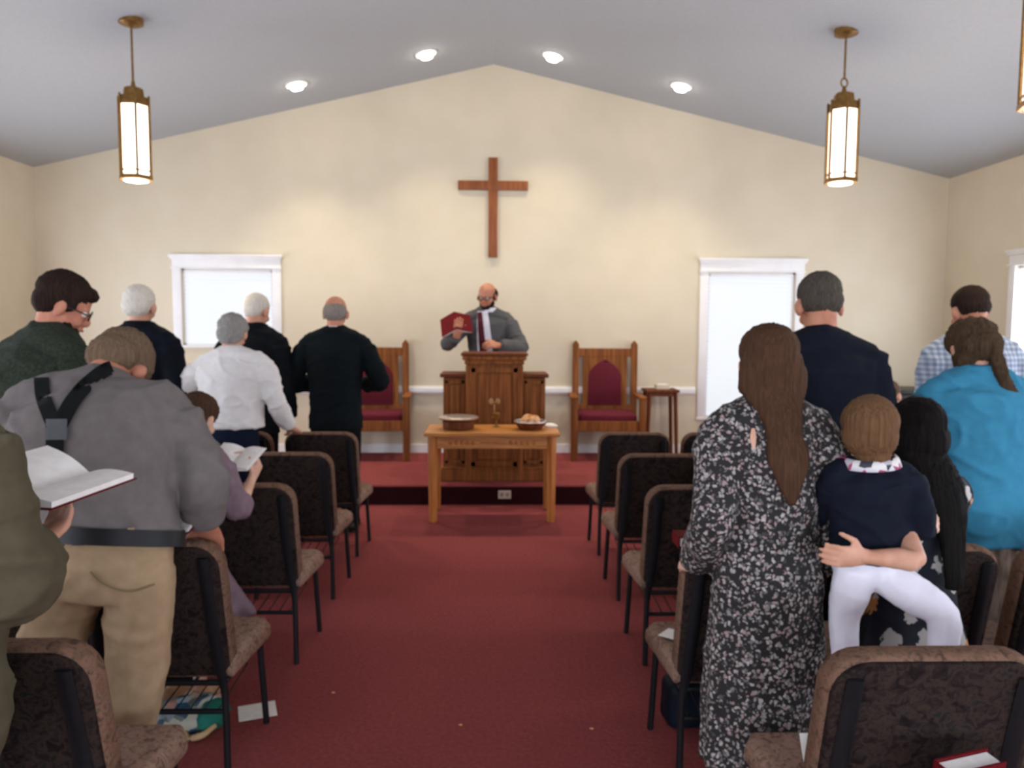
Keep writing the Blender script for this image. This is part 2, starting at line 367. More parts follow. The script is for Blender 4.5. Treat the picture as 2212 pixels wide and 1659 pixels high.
def pendant(px, py, zb, label, rz, ring=False, P=None):
    c = P or ceil_hit(px, py)
    r = empty('pendant_light', (c.x, c.y, c.z), rz, label, 'pendant light', 'brass lantern pendants')
    zb = zb-c.z; H = .66; zt = zb+H; R = .112
    mb = MB(); mb.lathe((0, 0, 0), [(.085, .02), (.085, -.022), (.06, -.034), (.02, -.045), (.001, -.05)]); mb.build('canopy', M['brass'], r, smooth=40)
    mb = MB(); mb.cyl((0, 0, -.04), (0, 0, zt+(.11 if ring else .05)), .008)
    mb.build('stem', M['brass'], r, smooth=40)
    if ring:
        mb = MB(); pts = [(.032*cos(a), 0, zt+.085+.032*sin(a)) for a in [i*2*pi/20 for i in range(21)]]
        mb.tube(pts, [.006]*21, ref=(0, 1, 0), n=8); mb.build('hanging_ring', M['brass'], r, smooth=True)
    mb = MB(); mb.lathe((0, 0, zt), [(.012, .06), (.02, .02), (.05, .012), (.072, 0), (.078, -.04), (.078, -.055), (.1, -.06), (.108, -.09), (.108, -.12), (.09, -.125)], 6)
    mb.build('crown', M['brass'], r, smooth=20)
    mb = MB()
    for i in range(6):
        a = i*pi/3; x, y = R*cos(a), R*sin(a)
        mb.box((x, y, (zt-.05+zb)/2), (.014, .014, zt-.05-zb), rot=None, bev=.002)
    mb.build('frame_bars', M['brass'], r)
    mb = MB(); mb.lathe((0, 0, zb), [(R+.012, 0), (R+.012, .03), (R-.012, .03), (R-.012, 0)], 6)
    mb.lathe((0, 0, zb+.06), [(R+.004, 0), (R+.004, .008), (R-.012, .008), (R-.012, 0)], 6); mb.build('bottom_ring', M['brass'], r)
    MB().lathe((0, 0, 0), [(R-.02, zb+.01), (R-.012, zb+.03), (R-.012, zt-.12), (R-.03, zt-.115)], 6).build('glass_panels', M['lantern'], r)
    MB().lathe((0, 0, zb), [(.03, -.018), (R-.03, -.008), (R-.018, .008), (R-.018, .012)], 24).build('bottom_diffuser', M['lantern'], r, smooth=True)
    l = bpy.data.lights.new('lantern', 'POINT'); l.energy = PEND_W; l.color = (1, .82, .62); l.shadow_soft_size = .12
    lo = bpy.data.objects.new('pendant_lamp', l); COL.objects.link(lo); lo.location = (c.x, c.y, c.z+zb-.17)
    return c
cL = pendant(283, 45, at(290, 378, 5.65).z, 'brass lantern pendant on the left side of the ceiling', radians(0))
cR = pendant(1828, 68, at(1815, 392, 5.8).z, 'brass lantern pendant hanging above the navy-shirted man, with a ring at its top', radians(20), True)
pendant(0, 0, 2.72, 'brass lantern pendant cut off by the right edge of the photo', radians(10), True, V((2.76, 3.86, zc(2.76))))

# ---------------------------------------------------------------- front furniture
mb = MB(); zt_, zb_ = 3.440, 2.357
mb.box((-.008, YF-.02, (zt_+zb_)/2), (.100, .04, zt_-zb_), bev=.005); mb.box((-.008, YF-.022, 3.139), (.765, .044, .100), bev=.005)
mb.build('wall_cross', M['cross'], smooth=40, label='large plain wooden cross mounted high on the front wall', cat='cross')
# pulpit
PX = .012; r = empty('pulpit', (PX, 6.95, PZ), 0, 'wooden pulpit with a tall centre and lower side wings on the red stage', 'pulpit')
def panelled(mb, x0, x1, z0, z1, y, fw=.05):
    """raised frame and a raised field on a front face at y"""
    mb.box(((x0+x1)/2, y-.006, z1-fw/2), (x1-x0, .014, fw), bev=.003); mb.box(((x0+x1)/2, y-.006, z0+fw/2), (x1-x0, .014, fw), bev=.003)
    for x in (x0+fw/2, x1-fw/2): mb.box((x, y-.006, (z0+z1)/2), (fw, .014, z1-z0), bev=.003)
    mb.box(((x0+x1)/2, y-.003, (z0+z1)/2), (x1-x0-2*fw-.03, .012, z1-z0-2*fw-.03), bev=.006)
mb = MB(); mb.box((0, .25, .56), (.52, .44, 1.12)); panelled(mb, -.215, .215, .14, 1.05, .03, .045)
for s_ in (-1, 1): mb.box((s_*.238, .022, .57), (.05, .03, 1.0), bev=.004)
mb.build('body', M['wood'], r)
for s_ in (-1, 1):
    mb = MB(); mb.box((s_*.365, .25, .475), (.21, .36, .95)); panelled(mb, s_*.365-.09, s_*.365+.09, .16, .93, .07, .03)
    f = mb.build('side_wing', M['wood'], r)
    MB().box((s_*.375, .25, .975), (.25, .42, .035), bev=.008).build('wing_cap', M['woodd'], r)
mb = MB(); mb.box((0, .24, 1.105), (.545, .47, .05), bev=.01); mb.box((0, .23, 1.14), (.585, .50, .04), bev=.01)
mb.build('cornice', M['wood'], r); MB().box((0, .23, 1.172), (.61, .52, .025), bev=.006).build('desk_top', M['woodd'], r)
mb = MB(); mb.box((0, .24, .055), (1.0, .46, .11), bev=.01); mb.box((0, .235, .12), (.97, .45, .02), bev=.006); mb.build('plinth', M['wood'], r)
# small gilt emblem on the pulpit face
mb = MB(); mb.tube([(0, -.012, .60), (0, -.012, .72)], [.006, .006], n=8); mb.ell((-.03, -.012, .745), (.022, .008, .03)); mb.ell((.03, -.012, .745), (.022, .008, .03)); mb.box((0, -.01, .735), (.07, .01, .012), bev=.003)
mb.ell((0, -.012, .60), (.03, .01, .008)); mb.build('gilt_emblem', mk('gilt', '#a0764a', '#b58b5c', bumpv=0, rough=.4), r, smooth=True)
# communion table
r = empty('communion_table', (-.006, 6.17, 0), 0, 'light oak communion table on the red carpet in front of the pulpit', 'table')
TZ = .745; TD = .50; TW = 1.10
MB().box((0, TD/2-.03, TZ-.015), (TW, TD+.04, .03), bev=.006).build('tabletop', M['oak'], r)
mb = MB(); mb.box((0, .015, TZ-.085), (TW-.20, .022, .10)); mb.box((0, TD-.05, TZ-.085), (TW-.2, .022, .10))
for s_ in (-1, 1): mb.box((s_*(TW/2-.065), TD/2-.02, TZ-.085), (.022, TD-.12, .10))
mb.build('apron', M['oak'], r)
mb = MB(); n_ = 0
for x in (-.34, -.29, -.245, -.20, -.155, .155, .20, .245, .29, .34): mb.ell((x, .003, TZ-.085), (.016, .006, .022))
mb.box((0, .003, TZ-.085), (.2, .006, .012), bev=.002); mb.build('carved_ornament', mk('carved_oak', '#a06030', '#b87840', bumpv=0), r, smooth=True)
for sx in (-1, 1):
    for y in (.01, TD-.045): MB().tube([(sx*(TW/2-.065), y+.01, .0), (sx*(TW/2-.065), y+.01, TZ-.03)], [.032, .042], n=4, round_=0).build('leg', M['oakv'], r)
# things on the table
c = at(990, 926, 6.36); z0 = TZ
r = empty('communion_tray', (c.x, 6.38, z0), 0, 'dark round communion tray stack with a silvery rim, left side of the oak table', 'tray')
MB().lathe((0, 0, 0), [(.10, 0), (.13, .008), (.135, .07), (.125, .075)]).build('tray_base', M['woodd'], r, smooth=40)
MB().lathe((0, 0, 0), [(.12, .0751), (.165, .088), (.17, .1), (.16, .105), (.06, .11)]).build('tray_lid', M['silver'], r, smooth=40)
c = at(1146, 925, 6.33)
r = empty('bread_basket', (c.x, 6.36, z0), 0, 'low brown basket holding the bread, right side of the oak table', 'basket')
MB().lathe((0, 0, 0), [(.09, 0), (.115, .03), (.14, .06), (.142, .066), (.13, .064), (.1, .012), (.001, .012)]).build('bowl', M['woodd'], r, smooth=40)
MB().tube([(.13*cos(a), .13*sin(a), .066) for a in [i*2*pi/24 for i in range(25)]], [.009]*25, ref=(0, 0, 1), n=8).build('rim', M['silver'], r, smooth=True)
mb = MB(); mb.ell((0, 0, 0), (.085, .075, .05)); mb.ell((-.02, .01, .02), (.05, .05, .04)); mb.ell((.03, -.01, .015), (.05, .05, .04))
bd = bake(mb, 'bread_loaf', M['bread'], None, .008, 3, (.003, (30, 30, 30), 3)); bd.location = (c.x, 6.36, z0+.066); tag(bd, 'golden round bread loaf resting in the brown basket', 'bread')
mb = MB(); c = at(1072, 922, 6.5); mb.lathe((c.x, 6.5, z0), [(.032, 0), (.03, .006), (.007, .014), (.006, .06), (.012, .066), (.03, .085), (.034, .12), (.028, .122)])
mb.build('goblet', M['brass'], smooth=40, label='small brass goblet standing at the middle of the oak table', cat='goblet')
c = at(1190, 925, 6.5); MB().box((c.x-.01, 6.52, z0+.012), (.10, .13, .022), Matrix.Rotation(.3, 3, 'Z'), bev=.008).build('folded_napkin', M['paper'], smooth=40, label='folded white cloth on the right rear corner of the oak table', cat='cloth')
# outlet in the riser
c = at(1090, 1068, PY-.01); r = empty('wall_outlet', (c.x, PY-.012, c.z), 0, 'pale electrical outlet in the dark face of the stage step', 'outlet')
MB().box((0, -.004, 0), (.115, .012, .075), bev=.003).build('cover_plate', M['plastic'], r)
for s_ in (-1, 1): MB().box((s_*.025, -.011, 0), (.03, .005, .035), bev=.002).build('socket', mk('socket', '#9a8878', bumpv=0), r)

# throne chairs
def throne(x, y, rz, label):
    r = empty('pulpit_chair', (x, y, PZ), rz, label, 'chair', 'tall upholstered chairs on the stage')
    # local: faces -y ; front legs at y=-.28, back posts at y=+.22
    Wd = .72; zt = 1.25
    for s_ in (-1, 1):
        mb = MB(); mb.box((s_*(Wd/2-.035), .22, zt/2-.01), (.07, .06, zt-.02), bev=.006)
        mb.prism([(s_*(Wd/2-.035)-.035, .19, zt-.02), (s_*(Wd/2-.035)+.035, .19, zt-.02), (s_*(Wd/2-.035), .19, zt+.025)], (0, .06, 0)); mb.build('back_post', M['wood'], r)
        MB().box((s_*(Wd/2-.0), -.27, .33), (.07, .07, .66), bev=.008).build('front_leg', M['wood'], r)
        mb = MB(); mb.box((s_*(Wd/2-.0), -.04, .675), (.085, .54, .035), bev=.01); mb.build('armrest', M['wood'], r)
        MB().box((s_*(Wd/2-.03), -.03, .36), (.03, .46, .10), bev=.004).build('side_rail', M['wood'], r)
    # back board with pointed arch cut out: frame built round the arch
    aw = .185; z0 = .55; z1 = .84; hw = .245
    arch = []
    for i in range(0, 11):
        t = i/10; a = t*radians(62); arch.append((aw-2*aw*0.94*(1-cos(a))*1.0, z1+2*aw*.94*sin(a)*.72))
    arch = [(x_, z_) for x_, z_ in arch if x_ > 0] + [(0, arch[-1][1]+.012)]
    outer_t = 1.17
    mb = MB()
    for s_ in (-1, 1):
        pts = [(s_*aw, z0)] + [(s_*a, z) for a, z in arch] + [(0, outer_t), (s_*hw, outer_t), (s_*hw, z0)]
        mb.prism([(a, .20, z) for a, z in pts], (0, .035, 0))
    mb.box((0, .218, outer_t-.03), (Wd-.1, .04, .09), bev=.004); mb.box((0, .218, z0-.02), (Wd-.1, .04, .06), bev=.004)
    mb.build('back_board', M['wood'], r)
    pts = [(-aw, z0)]+[(-a, z) for a, z in arch][:-1]+[arch[-1]]+[(a, z) for a, z in reversed(arch[:-1])]+[(aw, z0)]
    MB().prism([(a, .185, z) for a, z in pts], (0, .04, 0), bev=.012).build('back_cushion', M['velvet'], r, smooth=40)
    mb = MB(); mb.box((0, -.02, .46), (Wd-.11, .50, .09), bev=.03, seg=4); mb.build('seat_cushion', M['velvet'], r, smooth=40)
    MB().box((0, -.27, .375), (Wd-.07, .03, .11), bev=.004).build('seat_rail', M['wood'], r); MB().box((0, .2, .38), (Wd-.07, .03, .1), bev=.004).build('seat_rail', M['wood'], r)
throne(1.235, 8.28, radians(-3), 'tall wooden chair with maroon arched back, right of the pulpit')
throne(-1.285, 8.26, radians(3), 'tall wooden chair with maroon arched back, left of the pulpit, partly behind a man')
# side stand
r = empty('side_table', (1.835, 8.32, PZ), 0, 'small dark wooden stand on the stage beside the right-hand tall chair', 'table')
MB().box((0, 0, .735), (.36, .32, .03), bev=.006).build('tabletop', M['woodd'], r)
MB().box((0, -.12, .70), (.28, .02, .045)).build('apron', M['woodd'], r)
for sx in (-1, 1):
    for sy in (-1, 1): MB().tube([(sx*(.165), sy*.13, 0), (sx*.14, sy*.12, .72)], [.02, .024], n=4, round_=0).build('leg', M['woodd'], r)
r = empty('tissue_box', (1.85, 8.30, PZ+.75), 0, 'small pale box lying on the little dark stand', 'box')
MB().box((0, 0, .025), (.15, .11, .05), bev=.006).build('box_body', M['plastic'], r); MB().box((0, 0, .052), (.09, .05, .01), bev=.004).build('box_opening', M['paper'], r)
# dark cabinet near the right wall
r = empty('dark_cabinet', (4.35, 7.55, PZ), 0, 'low black cabinet near the right wall, just showing behind the seated child', 'cabinet')
MB().box((0, 0, .40), (1.0, .45, .78), bev=.01).build('body', M['darkpanel'], r); MB().box((0, 0, .81), (1.08, .5, .04), bev=.008).build('top', M['darkpanel'], r)
for s_ in (-1, 1): MB().box((s_*.245, -.235, .4), (.45, .02, .68), bev=.006).build('door', M['darkpanel'], r)

# ---------------------------------------------------------------- church chairs
def make_chair():
    r = empty('church_chair')
    # local: rear legs stand at y=0, seat runs forward (+y)
    mb = MB()
    out = [(-.255, .0), (.255, .0), (.283, .34), (.25, .395), (-.25, .395), (-.283, .34)]
    mb.prism([(x, y+.01, .358) for x, y in out], (0, 0, .088), bev=.035, seg=4); mb.build('seat', M['seat'], r, smooth=50)
    # back cushion: rounded slab leaning back
    hw, zl, zh, rc = .248, .37, .885, .085
    pr = [(-hw+.03, zl), (hw-.03, zl), (hw, zl+.04)]
    pr += [(hw-rc+rc*cos(a), zh-rc+rc*sin(a)) for a in [i*pi/2/6 for i in range(7)]]
    pr += [(-hw+rc-rc*sin(a), zh-rc+rc*cos(a)) for a in [i*pi/2/6 for i in range(7)]] + [(-hw, zl+.04)]
    sh = lambda p: (p[0], .045-(p[2]-.37)*.22+p[1], p[2])
    mb = MB(); mb.prism([sh((x, -.03, z)) for x, z in pr], (0, .075, 0), bev=.022, seg=3); mb.build('backrest', M['rim'], r, smooth=50)
    mb = MB(); k = .965
    mb.prism([sh((x*k, -.042, (z-.62)*.96+.617)) for x, z in pr], (0, .03, 0), bev=.008); mb.build('rear_panel', M['back'], r, smooth=50)
    for s_ in (-1, 1):
        mb = MB(); mb.tube([(s_*.225, 0, 0), (s_*.222, .0, .3), (s_*.21, -.012, .42), (s_*.20, -.05, .60), (s_*.195, -.106, .835)], [(.013, .013), (.013, .013), (.02, .012), (.022, .010), (.02, .008)], n=8, k=3, round_=.2)
        mb.build('rear_leg', M['iron'], r, smooth=40)
        MB().tube([(s_*.248, .385, 0), (s_*.235, .355, .365)], [.013, .013], n=8, round_=.1).build('front_leg', M['iron'], r, smooth=40)
    mb = MB()
    for s_ in (-1, 1): mb.tube([(s_*.225, 0, .36), (s_*.235, .355, .355)], [.011, .011], n=8)
    mb.tube([(-.235, .355, .355), (.235, .355, .355)], [.011, .011], ref=(0, 1, 0), n=8); mb.tube([(-.225, .0, .355), (.225, .0, .355)], [.011, .011], ref=(0, 1, 0), n=8)
    mb.tube([(-.225, .0, .25), (.225, .0, .25)], [.010, .010], ref=(0, 1, 0), n=8)
    mb.build('seat_frame', M['iron'], r, smooth=40)
    mb = MB()
    for i in range(9): x = -.20+i*.05; mb.tube([(x, .0, .26), (x, .30, .28), (x, .31, .355)], [.003]*3, n=6)
    mb.build('book_rack', M['iron'], r, smooth=40)
    return r
def dup(root):
    r = root.copy(); COL.objects.link(r)
    for ch in root.children: c_ = ch.copy(); COL.objects.link(c_); c_.parent = r
    return r
chair0 = make_chair(); used = [False]
ROWY = {'L': [5.25, 4.42, 3.56, 2.63, 1.80], 'R': [5.26, 4.38, 3.52, 2.56, 1.73]}
ROWX = {'L': [-1.17, -1.165, -1.16, -1.165, -1.165], 'R': [.975, .968, .955, .885, 1.005]}
NC = {'L': [4, 4, 4, 2, 2], 'R': [5, 4, 4, 4, 3]}
ORD = ['front', 'second', 'third', 'fourth', 'nearest']; NTH = ['aisle end of', 'second from aisle in', 'third from aisle in', 'fourth from aisle in', 'fifth from aisle in']
for side, nm, sg in (('L', 'left', -1), ('R', 'right', 1)):
    for i in range(5):
        for j in range(NC[side][i]):
            if used[0]: r = dup(chair0)
            else: r = chair0; used[0] = True
            r.location = (ROWX[side][i]+sg*j*.578, ROWY[side][i]+.0*j, 0)
            tag(r, 'brown padded church chair, %s the %s %s row' % (NTH[j], ORD[i], nm), 'chair', '%s row of %s block chairs' % (ORD[i], nm))
# ---------------------------------------------------------------- people
class Fig:
    """skeleton in local space: facing +y, x to its right-hand side of the picture, z up, origin on the floor"""
    def __init__(s, loc, rz=0, H=1.75, spine=(2, 4, 8, 12), lat=(0, 0, 0, 0), head=(10, 0, 0), hs=None, bw=1.0, L=None, R=None, legs=None, pelvis=None, sh=.104, hipw=1.0, name='person', sht=None):
        s.H = H; s.bw = bw; s.mat = Matrix.Translation(V(loc)) @ Matrix.Rotation(rz, 4, 'Z'); s.inv = s.mat.inverted(); s.name = name
        s.rz = rz; s.loc = V(loc); s.hw = hipw
        P = V((0, 0, .53*H)) if pelvis is None else s.w(pelvis); s.P = [P]
        for ln, a, l in zip((.10, .112, .103, .036), spine, lat):
            a, l = radians(a), radians(l); P = P+V((sin(l), sin(a)*cos(l), cos(a)*cos(l)))*ln*H; s.P.append(P)
        s.pel, s.wa, s.ch, s.c7, s.hp = s.P
        s.up = (s.c7-s.ch).normalized()
        s.hs = hs or .138*H; pi_, ya, ro = head
        s.HR = Matrix.Rotation(radians(-ya), 3, 'Z') @ Matrix.Rotation(radians(-pi_), 3, 'X') @ Matrix.Rotation(radians(ro), 3, 'Y')
        s.fw = V((0, 1, 0)); sd = V((1, 0, 0)); l = radians(sum(lat[1:3])/2 if sht is None else sht); sd = V((cos(l), 0, -sin(l)))
        s.sd = sd; s.J = {}
        base = s.ch+(s.c7-s.ch)*.50
        for k, sg, arm in (('L', -1, L), ('R', 1, R)):
            sh_ = base+sd*sg*sh*H*bw
            arm = arm or {}; lu, lf = .172*H*arm.get('len', 1), .150*H*arm.get('len', 1)
            tgt = s.w(arm['to']) if 'to' in arm else sh_+V((sg*.03*H, .03*H, -.31*H))
            pole = V(arm.get('pole', (sg*.4, -.6, -.6)))
            if 'sh' in arm: sh_ = sh_+V(arm['sh'])
            d = tgt-sh_; D = d.length
            if D > (lu+lf)*.995: f = D/((lu+lf)*.995); lu *= f; lf *= f
            a = (lu*lu-lf*lf+D*D)/(2*D); h = sqrt(max(lu*lu-a*a, 1e-6)); dn = d/D
            pp = (pole-dn*pole.dot(dn)).normalized()
            el = sh_+dn*a+pp*h; s.J[k] = (sh_, s.w(arm['el']) if 'el' in arm else el, tgt, arm)
        s.legs = {}
        for k, sg in (('L', -1), ('R', 1)):
            if legs and k in legs: s.legs[k] = [s.w(p) for p in legs[k]]
            else:
                hx = sg*.052*H*hipw; s.legs[k] = [s.pel+V((hx, 0, -.01*H)), V((hx*1.1+s.pel.x*.4, .01, .285*H)), V((hx*1.15, -.01, .045*H))]
    def w(s, p): return s.inv @ V(p)
    def h(s, x, y, z): return s.hp+s.HR @ (V((x, y, z))*s.hs)
    def root(s, label, cat='person', group=None):
        s.r = empty('person', s.loc, s.rz, label, cat, group); return s.r
    # ---- body
    def body(s, mat, voxel=None, finger_curl=28, nose=True):
        H = s.H; b = s.bw; mb = MB(); hs = s.hs
        p = s.P; hip = p[0]-V((0, 0, .045*H))
        mb.tube([hip, p[0], p[1], p[2], p[2].lerp(p[3], .6), p[3]], [(.074*H, .05*H), (.082*H*s.hw, .056*H), (.075*H*b, .052*H), (.088*H*b, .06*H), (.09*H*b, .05*H), (.04*H, .035*H)], k=2)
        nr = .255*hs*(1+.25*(b-1)); top = s.h(0, -.08, .22)
        mb.tube([p[2].lerp(p[3], .75), p[3].lerp(top, .3), top], [(nr*1.35, nr*1.2), (nr, nr), (nr*.98, nr*.98)], n=16, k=2)
        R = s.HR
        E_ = lambda c, r, rot=None: mb.ell(s.h(*c), [q*hs for q in r], R if rot is None else R @ rot)
        E_((0, -.04, .50), (.335, .42, .38)); E_((0, .10, .24), (.27, .285, .33)); E_((0, .17, .02), (.185, .20, .145)); E_((0, -.16, .36), (.28, .27, .28))
        E_((0, .32, .43), (.2, .07, .05)); E_((.15, .28, .2), (.1, .1, .1)); E_((-.15, .28, .2), (.1, .1, .1))
        mb.tube([s.h(0, .37, .38), s.h(0, .45, .22), s.h(0, .42, .18)], [.035*hs, .055*hs, .06*hs], n=8)
        E_((0, .385, .08), (.1, .04, .035))
        for sg in (-1, 1): E_((sg*.35, -.02, .30), (.055, .09, .15), Matrix.Rotation(radians(-20*sg), 3, 'Z') @ Matrix.Rotation(radians(-8), 3, 'X'))
        for k in 'LR':
            sh, el, wr, arm = s.J[k]; m1 = el.lerp(wr, .3)
            mb.tube([sh.lerp(p[2].lerp(p[3], .7), .5), sh, sh.lerp(el, .5), el, m1, wr], [.030*H, .030*H, .0255*H, .0215*H, .0225*H, (.0165*H, .0125*H)], ref=arm.get('ref', (0, 1, 0)), n=14, k=2)
            s.hand(mb, k, arm.get('curl', finger_curl))
        for k in 'LR':
            hp_, kn, an = s.legs[k]
            mb.tube([hp_, hp_.lerp(kn, .5), kn, kn.lerp(an, .3), an], [.048*H, .042*H, .030*H, .031*H, .02*H], n=14, k=2)
            d = V((0, 1, 0)); mb.tube([an+V((0, -.025*H, -.02*H)), an+V((0, .03*H, -.027*H)), an+V((0, .10*H, -.034*H))], [(.022*H, .02*H), (.025*H, .018*H), (.025*H, .01*H)], n=10)
        return bake(mb, 'body', mat, s.r, voxel or .0072, 2)
    def hand(s, mb, k, curl):
        sh, el, wr, arm = s.J[k]; H = s.H*arm.get('hscale', 1.0); sg = -1 if k == 'L' else 1
        d = V(arm['dir']).normalized() if 'dir' in arm else (wr-el).normalized()
        n = V(arm.get('palm', (-sg*.6, .2, -.5))); n = (n-d*n.dot(d)).normalized(); sd = d.cross(n)
        # thumb side: towards +y / up in general
        ts = V(arm.get('thumb', (0, 1, .3))); tsg = 1 if sd.dot(ts) > 0 else -1; sd = sd*tsg
        mb.tube([wr-d*.015*H, wr+d*.02*H, wr+d*.055*H], [(.017*H, .0125*H), (.0235*H, .0115*H), (.0245*H, .0095*H)], ref=sd, n=12, k=2, round_=.3)
        for i, (o, ln) in enumerate(((.0185, .043), (.0062, .048), (-.0062, .045), (-.0182, .036))):
            p = wr+d*(.053-.002*abs(i-1.2))*H+sd*o*H; a = radians(curl*(.6+.12*i)); dd = d+sd*o*2.5; dd.normalize(); pts = [p-d*.008*H, p]
            for f_, m_ in ((.45, 1), (.31, 1.2), (.24, .9)):
                dd = (dd*cos(a*m_)+n*sin(a*m_)); dd.normalize(); nn = n-dd*n.dot(dd)
                p = p+dd*ln*f_*H; pts.append(p); n2 = nn
                n_ = n
                n = (nn if nn.length > .05 else n_).normalized() if False else n
            mb.tube(pts, [.0056*H, .0054*H, .005*H, .0046*H, .004*H], ref=sd, n=8, round_=.9)
        a0 = wr+d*.012*H+sd*.015*H
        t1 = (d*.65+sd*.75+n*.25).normalized(); t2 = (d*.9+sd*.25+n*.3).normalized()
        mb.tube([a0, a0+t1*.024*H, a0+t1*.024*H+t2*.022*H, a0+t1*.024*H+t2*.036*H], [.0085*H, .0068*H, .0058*H, .0046*H], ref=n, n=8, round_=.9)
    def face(s):
        hs = s.hs
        for sg in (-1, 1):
            mb = MB(); mb.ell(s.h(sg*.135, .335, .36), [.05*hs]*3); e = mb.build('eye', M['eye'], s.r, smooth=True)
            MB().ell(s.h(sg*.135, .375, .355), [.025*hs]*3).build('iris', M['shoe'], e, smooth=True)
        MB().ell(s.h(0, .415, .075), (.09*hs, .03*hs, .022*hs), s.HR).build('lips', M['lip'], s.r, smooth=True)
    def spectacles(s):
        hs = s.hs; mb = MB()
        for sg in (-1, 1):
            pts = [s.h(sg*.14+.105*cos(a), .43, .36+.075*sin(a)) for a in [i*2*pi/20 for i in range(21)]]
            mb.tube(pts, [.014*hs]*21, ref=s.HR @ V((0, 1, 0)), n=6); mb.tube([s.h(sg*.245, .43, .37), s.h(sg*.34, .2, .38), s.h(sg*.36, -.02, .36)], [.013*hs]*3, n=6)
        mb.tube([s.h(-.035, .435, .37), s.h(.035, .435, .37)], [.013*hs]*2, n=6)
        mb.build('spectacles', M['glasses'], s.r, smooth=True)
    # ---- garments
    def torso(s, mb, hem, rx, t=.014, hemr=None, collar=True, yb=1.0):
        """rx: dict multipliers; torso shell from hem height (fraction of H) up to the neck base"""
        H = s.H; b = s.bw; p = s.P; z = hem*H if hem is not None else None
        pts = []; rr = []
        if z is not None and z < p[0].z-.02:
            pts.append(V((p[0].x, p[0].y, z))); rr.append(hemr or ((.105*rx[0])*H+t, (.075*rx[0])*H*yb+t))
            if p[0].z-z > .12: pts.append(V((p[0].x, p[0].y, (z+p[0].z)/2))); rr.append(((.102*rx[0])*H+t, .073*rx[0]*H*yb+t))
            pts.append(p[0]); rr.append((.098*rx[0]*H+t, .068*rx[0]*H*yb+t))
        else:
            pts.append(p[0].lerp(p[1], .35)); rr.append((.09*rx[1]*H*b+t, .064*rx[1]*H*b*yb+t))
        pts += [p[1], p[2], p[2].lerp(p[3], .5), p[3]-s.up*.02*H, p[3]+(s.hp-s.c7).normalized()*.018*H]
        rr += [(.088*rx[1]*H*b+t, .062*rx[1]*H*b*yb+t), (.1*rx[2]*H*b+t, .068*rx[2]*H*b*yb+t), (.105*rx[2]*H*b+t, .062*H*b+t), (.064*H+t, .046*H+t), (.255*s.hs+.5*t, .255*s.hs+.5*t)]
        mb.tube(pts, rr, ref=s.sd, n=28, k=3, round_=.15)
        c = p[3]-s.up*.012*H; L_, R_ = s.J['L'][0], s.J['R'][0]
        dz = V((0, 0, .006*H))
        mb.tube([L_+dz, L_.lerp(c, .5)+dz*1.3, c, R_.lerp(c, .5)+dz*1.3, R_+dz], [.031*H+t, (.040*H+t, .034*H+t), .05*H+t*.5, (.040*H+t, .034*H+t), .031*H+t], ref=(0, 1, 0), n=18, k=3, round_=.5)
        for q in (L_, R_): mb.ell(q-V((0, 0, .004*H)), [.034*H+t]*3)
    def sleeves(s, mb, t=.014, r=(1, 1, 1), end=.97, which='LR'):
        H = s.H
        for k in which:
            sh, el, wr, arm = s.J[k]
            q = el.lerp(wr, end) if end > 0 else sh.lerp(el, -end)
            P_ = [sh.lerp(el, .1), sh.lerp(el, .5), el, el.lerp(wr, .5*end), q] if end > 0 else [sh.lerp(q, .15), sh.lerp(q, .5), q]
            R_ = [.033*H*r[0]+t, .028*H*r[0]+t, .0235*H*r[1]+t, .0225*H*r[1]+t, .017*H*r[2]+t] if end > 0 else [.037*H*r[0]+t, .034*H*r[0]+t, .033*H*r[1]+t]
            mb.tube(P_, R_, n=18, k=3, round_=.12)
    def top(s, name, mat, hem=.5, rx=(1, 1, 1), t=.014, sl=(1, 1, 1), end=.97, voxel=.010, wr=(.006, (5, 5, 9), 1), hemr=None, smooth=4, extra=None, label=None, yb=1.0):
        mb = MB(); s.torso(mb, hem, rx, t, hemr, yb=yb)
        if end: s.sleeves(mb, t, sl, end)
        if extra: extra(mb)
        return bake(mb, name, mat, s.r, voxel, smooth, (wr[0]*1.5, wr[1], wr[2]), label=label)
    def trousers(s, mat, t=.012, voxel=.010, name='trousers', wr=(.006, (6, 6, 5), 4), waist=.60, fat=1.0, ankle=.034):
        H = s.H; mb = MB(); p = s.P
        tp = p[0].lerp(p[1], (waist-.53)/.10)
        mb.tube([p[0]-V((0, 0, .05*H)), p[0], tp], [(.092*H*s.hw*fat, .07*H*fat), (.1*H*s.hw*fat+t*.3, .072*H*fat+t*.3), (.084*H*s.bw*fat+t, .06*H*s.bw*fat+t)], ref=s.sd, n=24, k=2, round_=.2)
        for k in 'LR':
            hp_, kn, an = s.legs[k]
            mb.tube([hp_, hp_.lerp(kn, .5), kn, kn.lerp(an, .5), an+V((0, 0, -.012*H))], [.053*H*fat+t*.5, .046*H*fat+t, .036*H+t, .034*H+t, ankle*H+t*.6], n=18, k=2, round_=.1)
        return bake(mb, name, mat, s.r, voxel, 4, wr)
    def shoes(s, mat):
        H = s.H
        for k in 'LR':
            an = s.legs[k][2]; z = an.z-.045*H
            mb = MB(); mb.tube([V((an.x, an.y-.045*H, z+.022*H)), V((an.x, an.y, z+.03*H)), V((an.x, an.y+.06*H, z+.023*H)), V((an.x, an.y+.115*H, z+.014*H))],
                               [(.02*H, .018*H), (.026*H, .03*H), (.029*H, .021*H), (.022*H, .012*H)], ref=(1, 0, 0), n=14, k=2)
            mb.box((an.x, an.y+.035*H, z+.006), (.05*H, .155*H, .012), bev=.004)
            mb.build('shoe', mat, s.r, smooth=True)
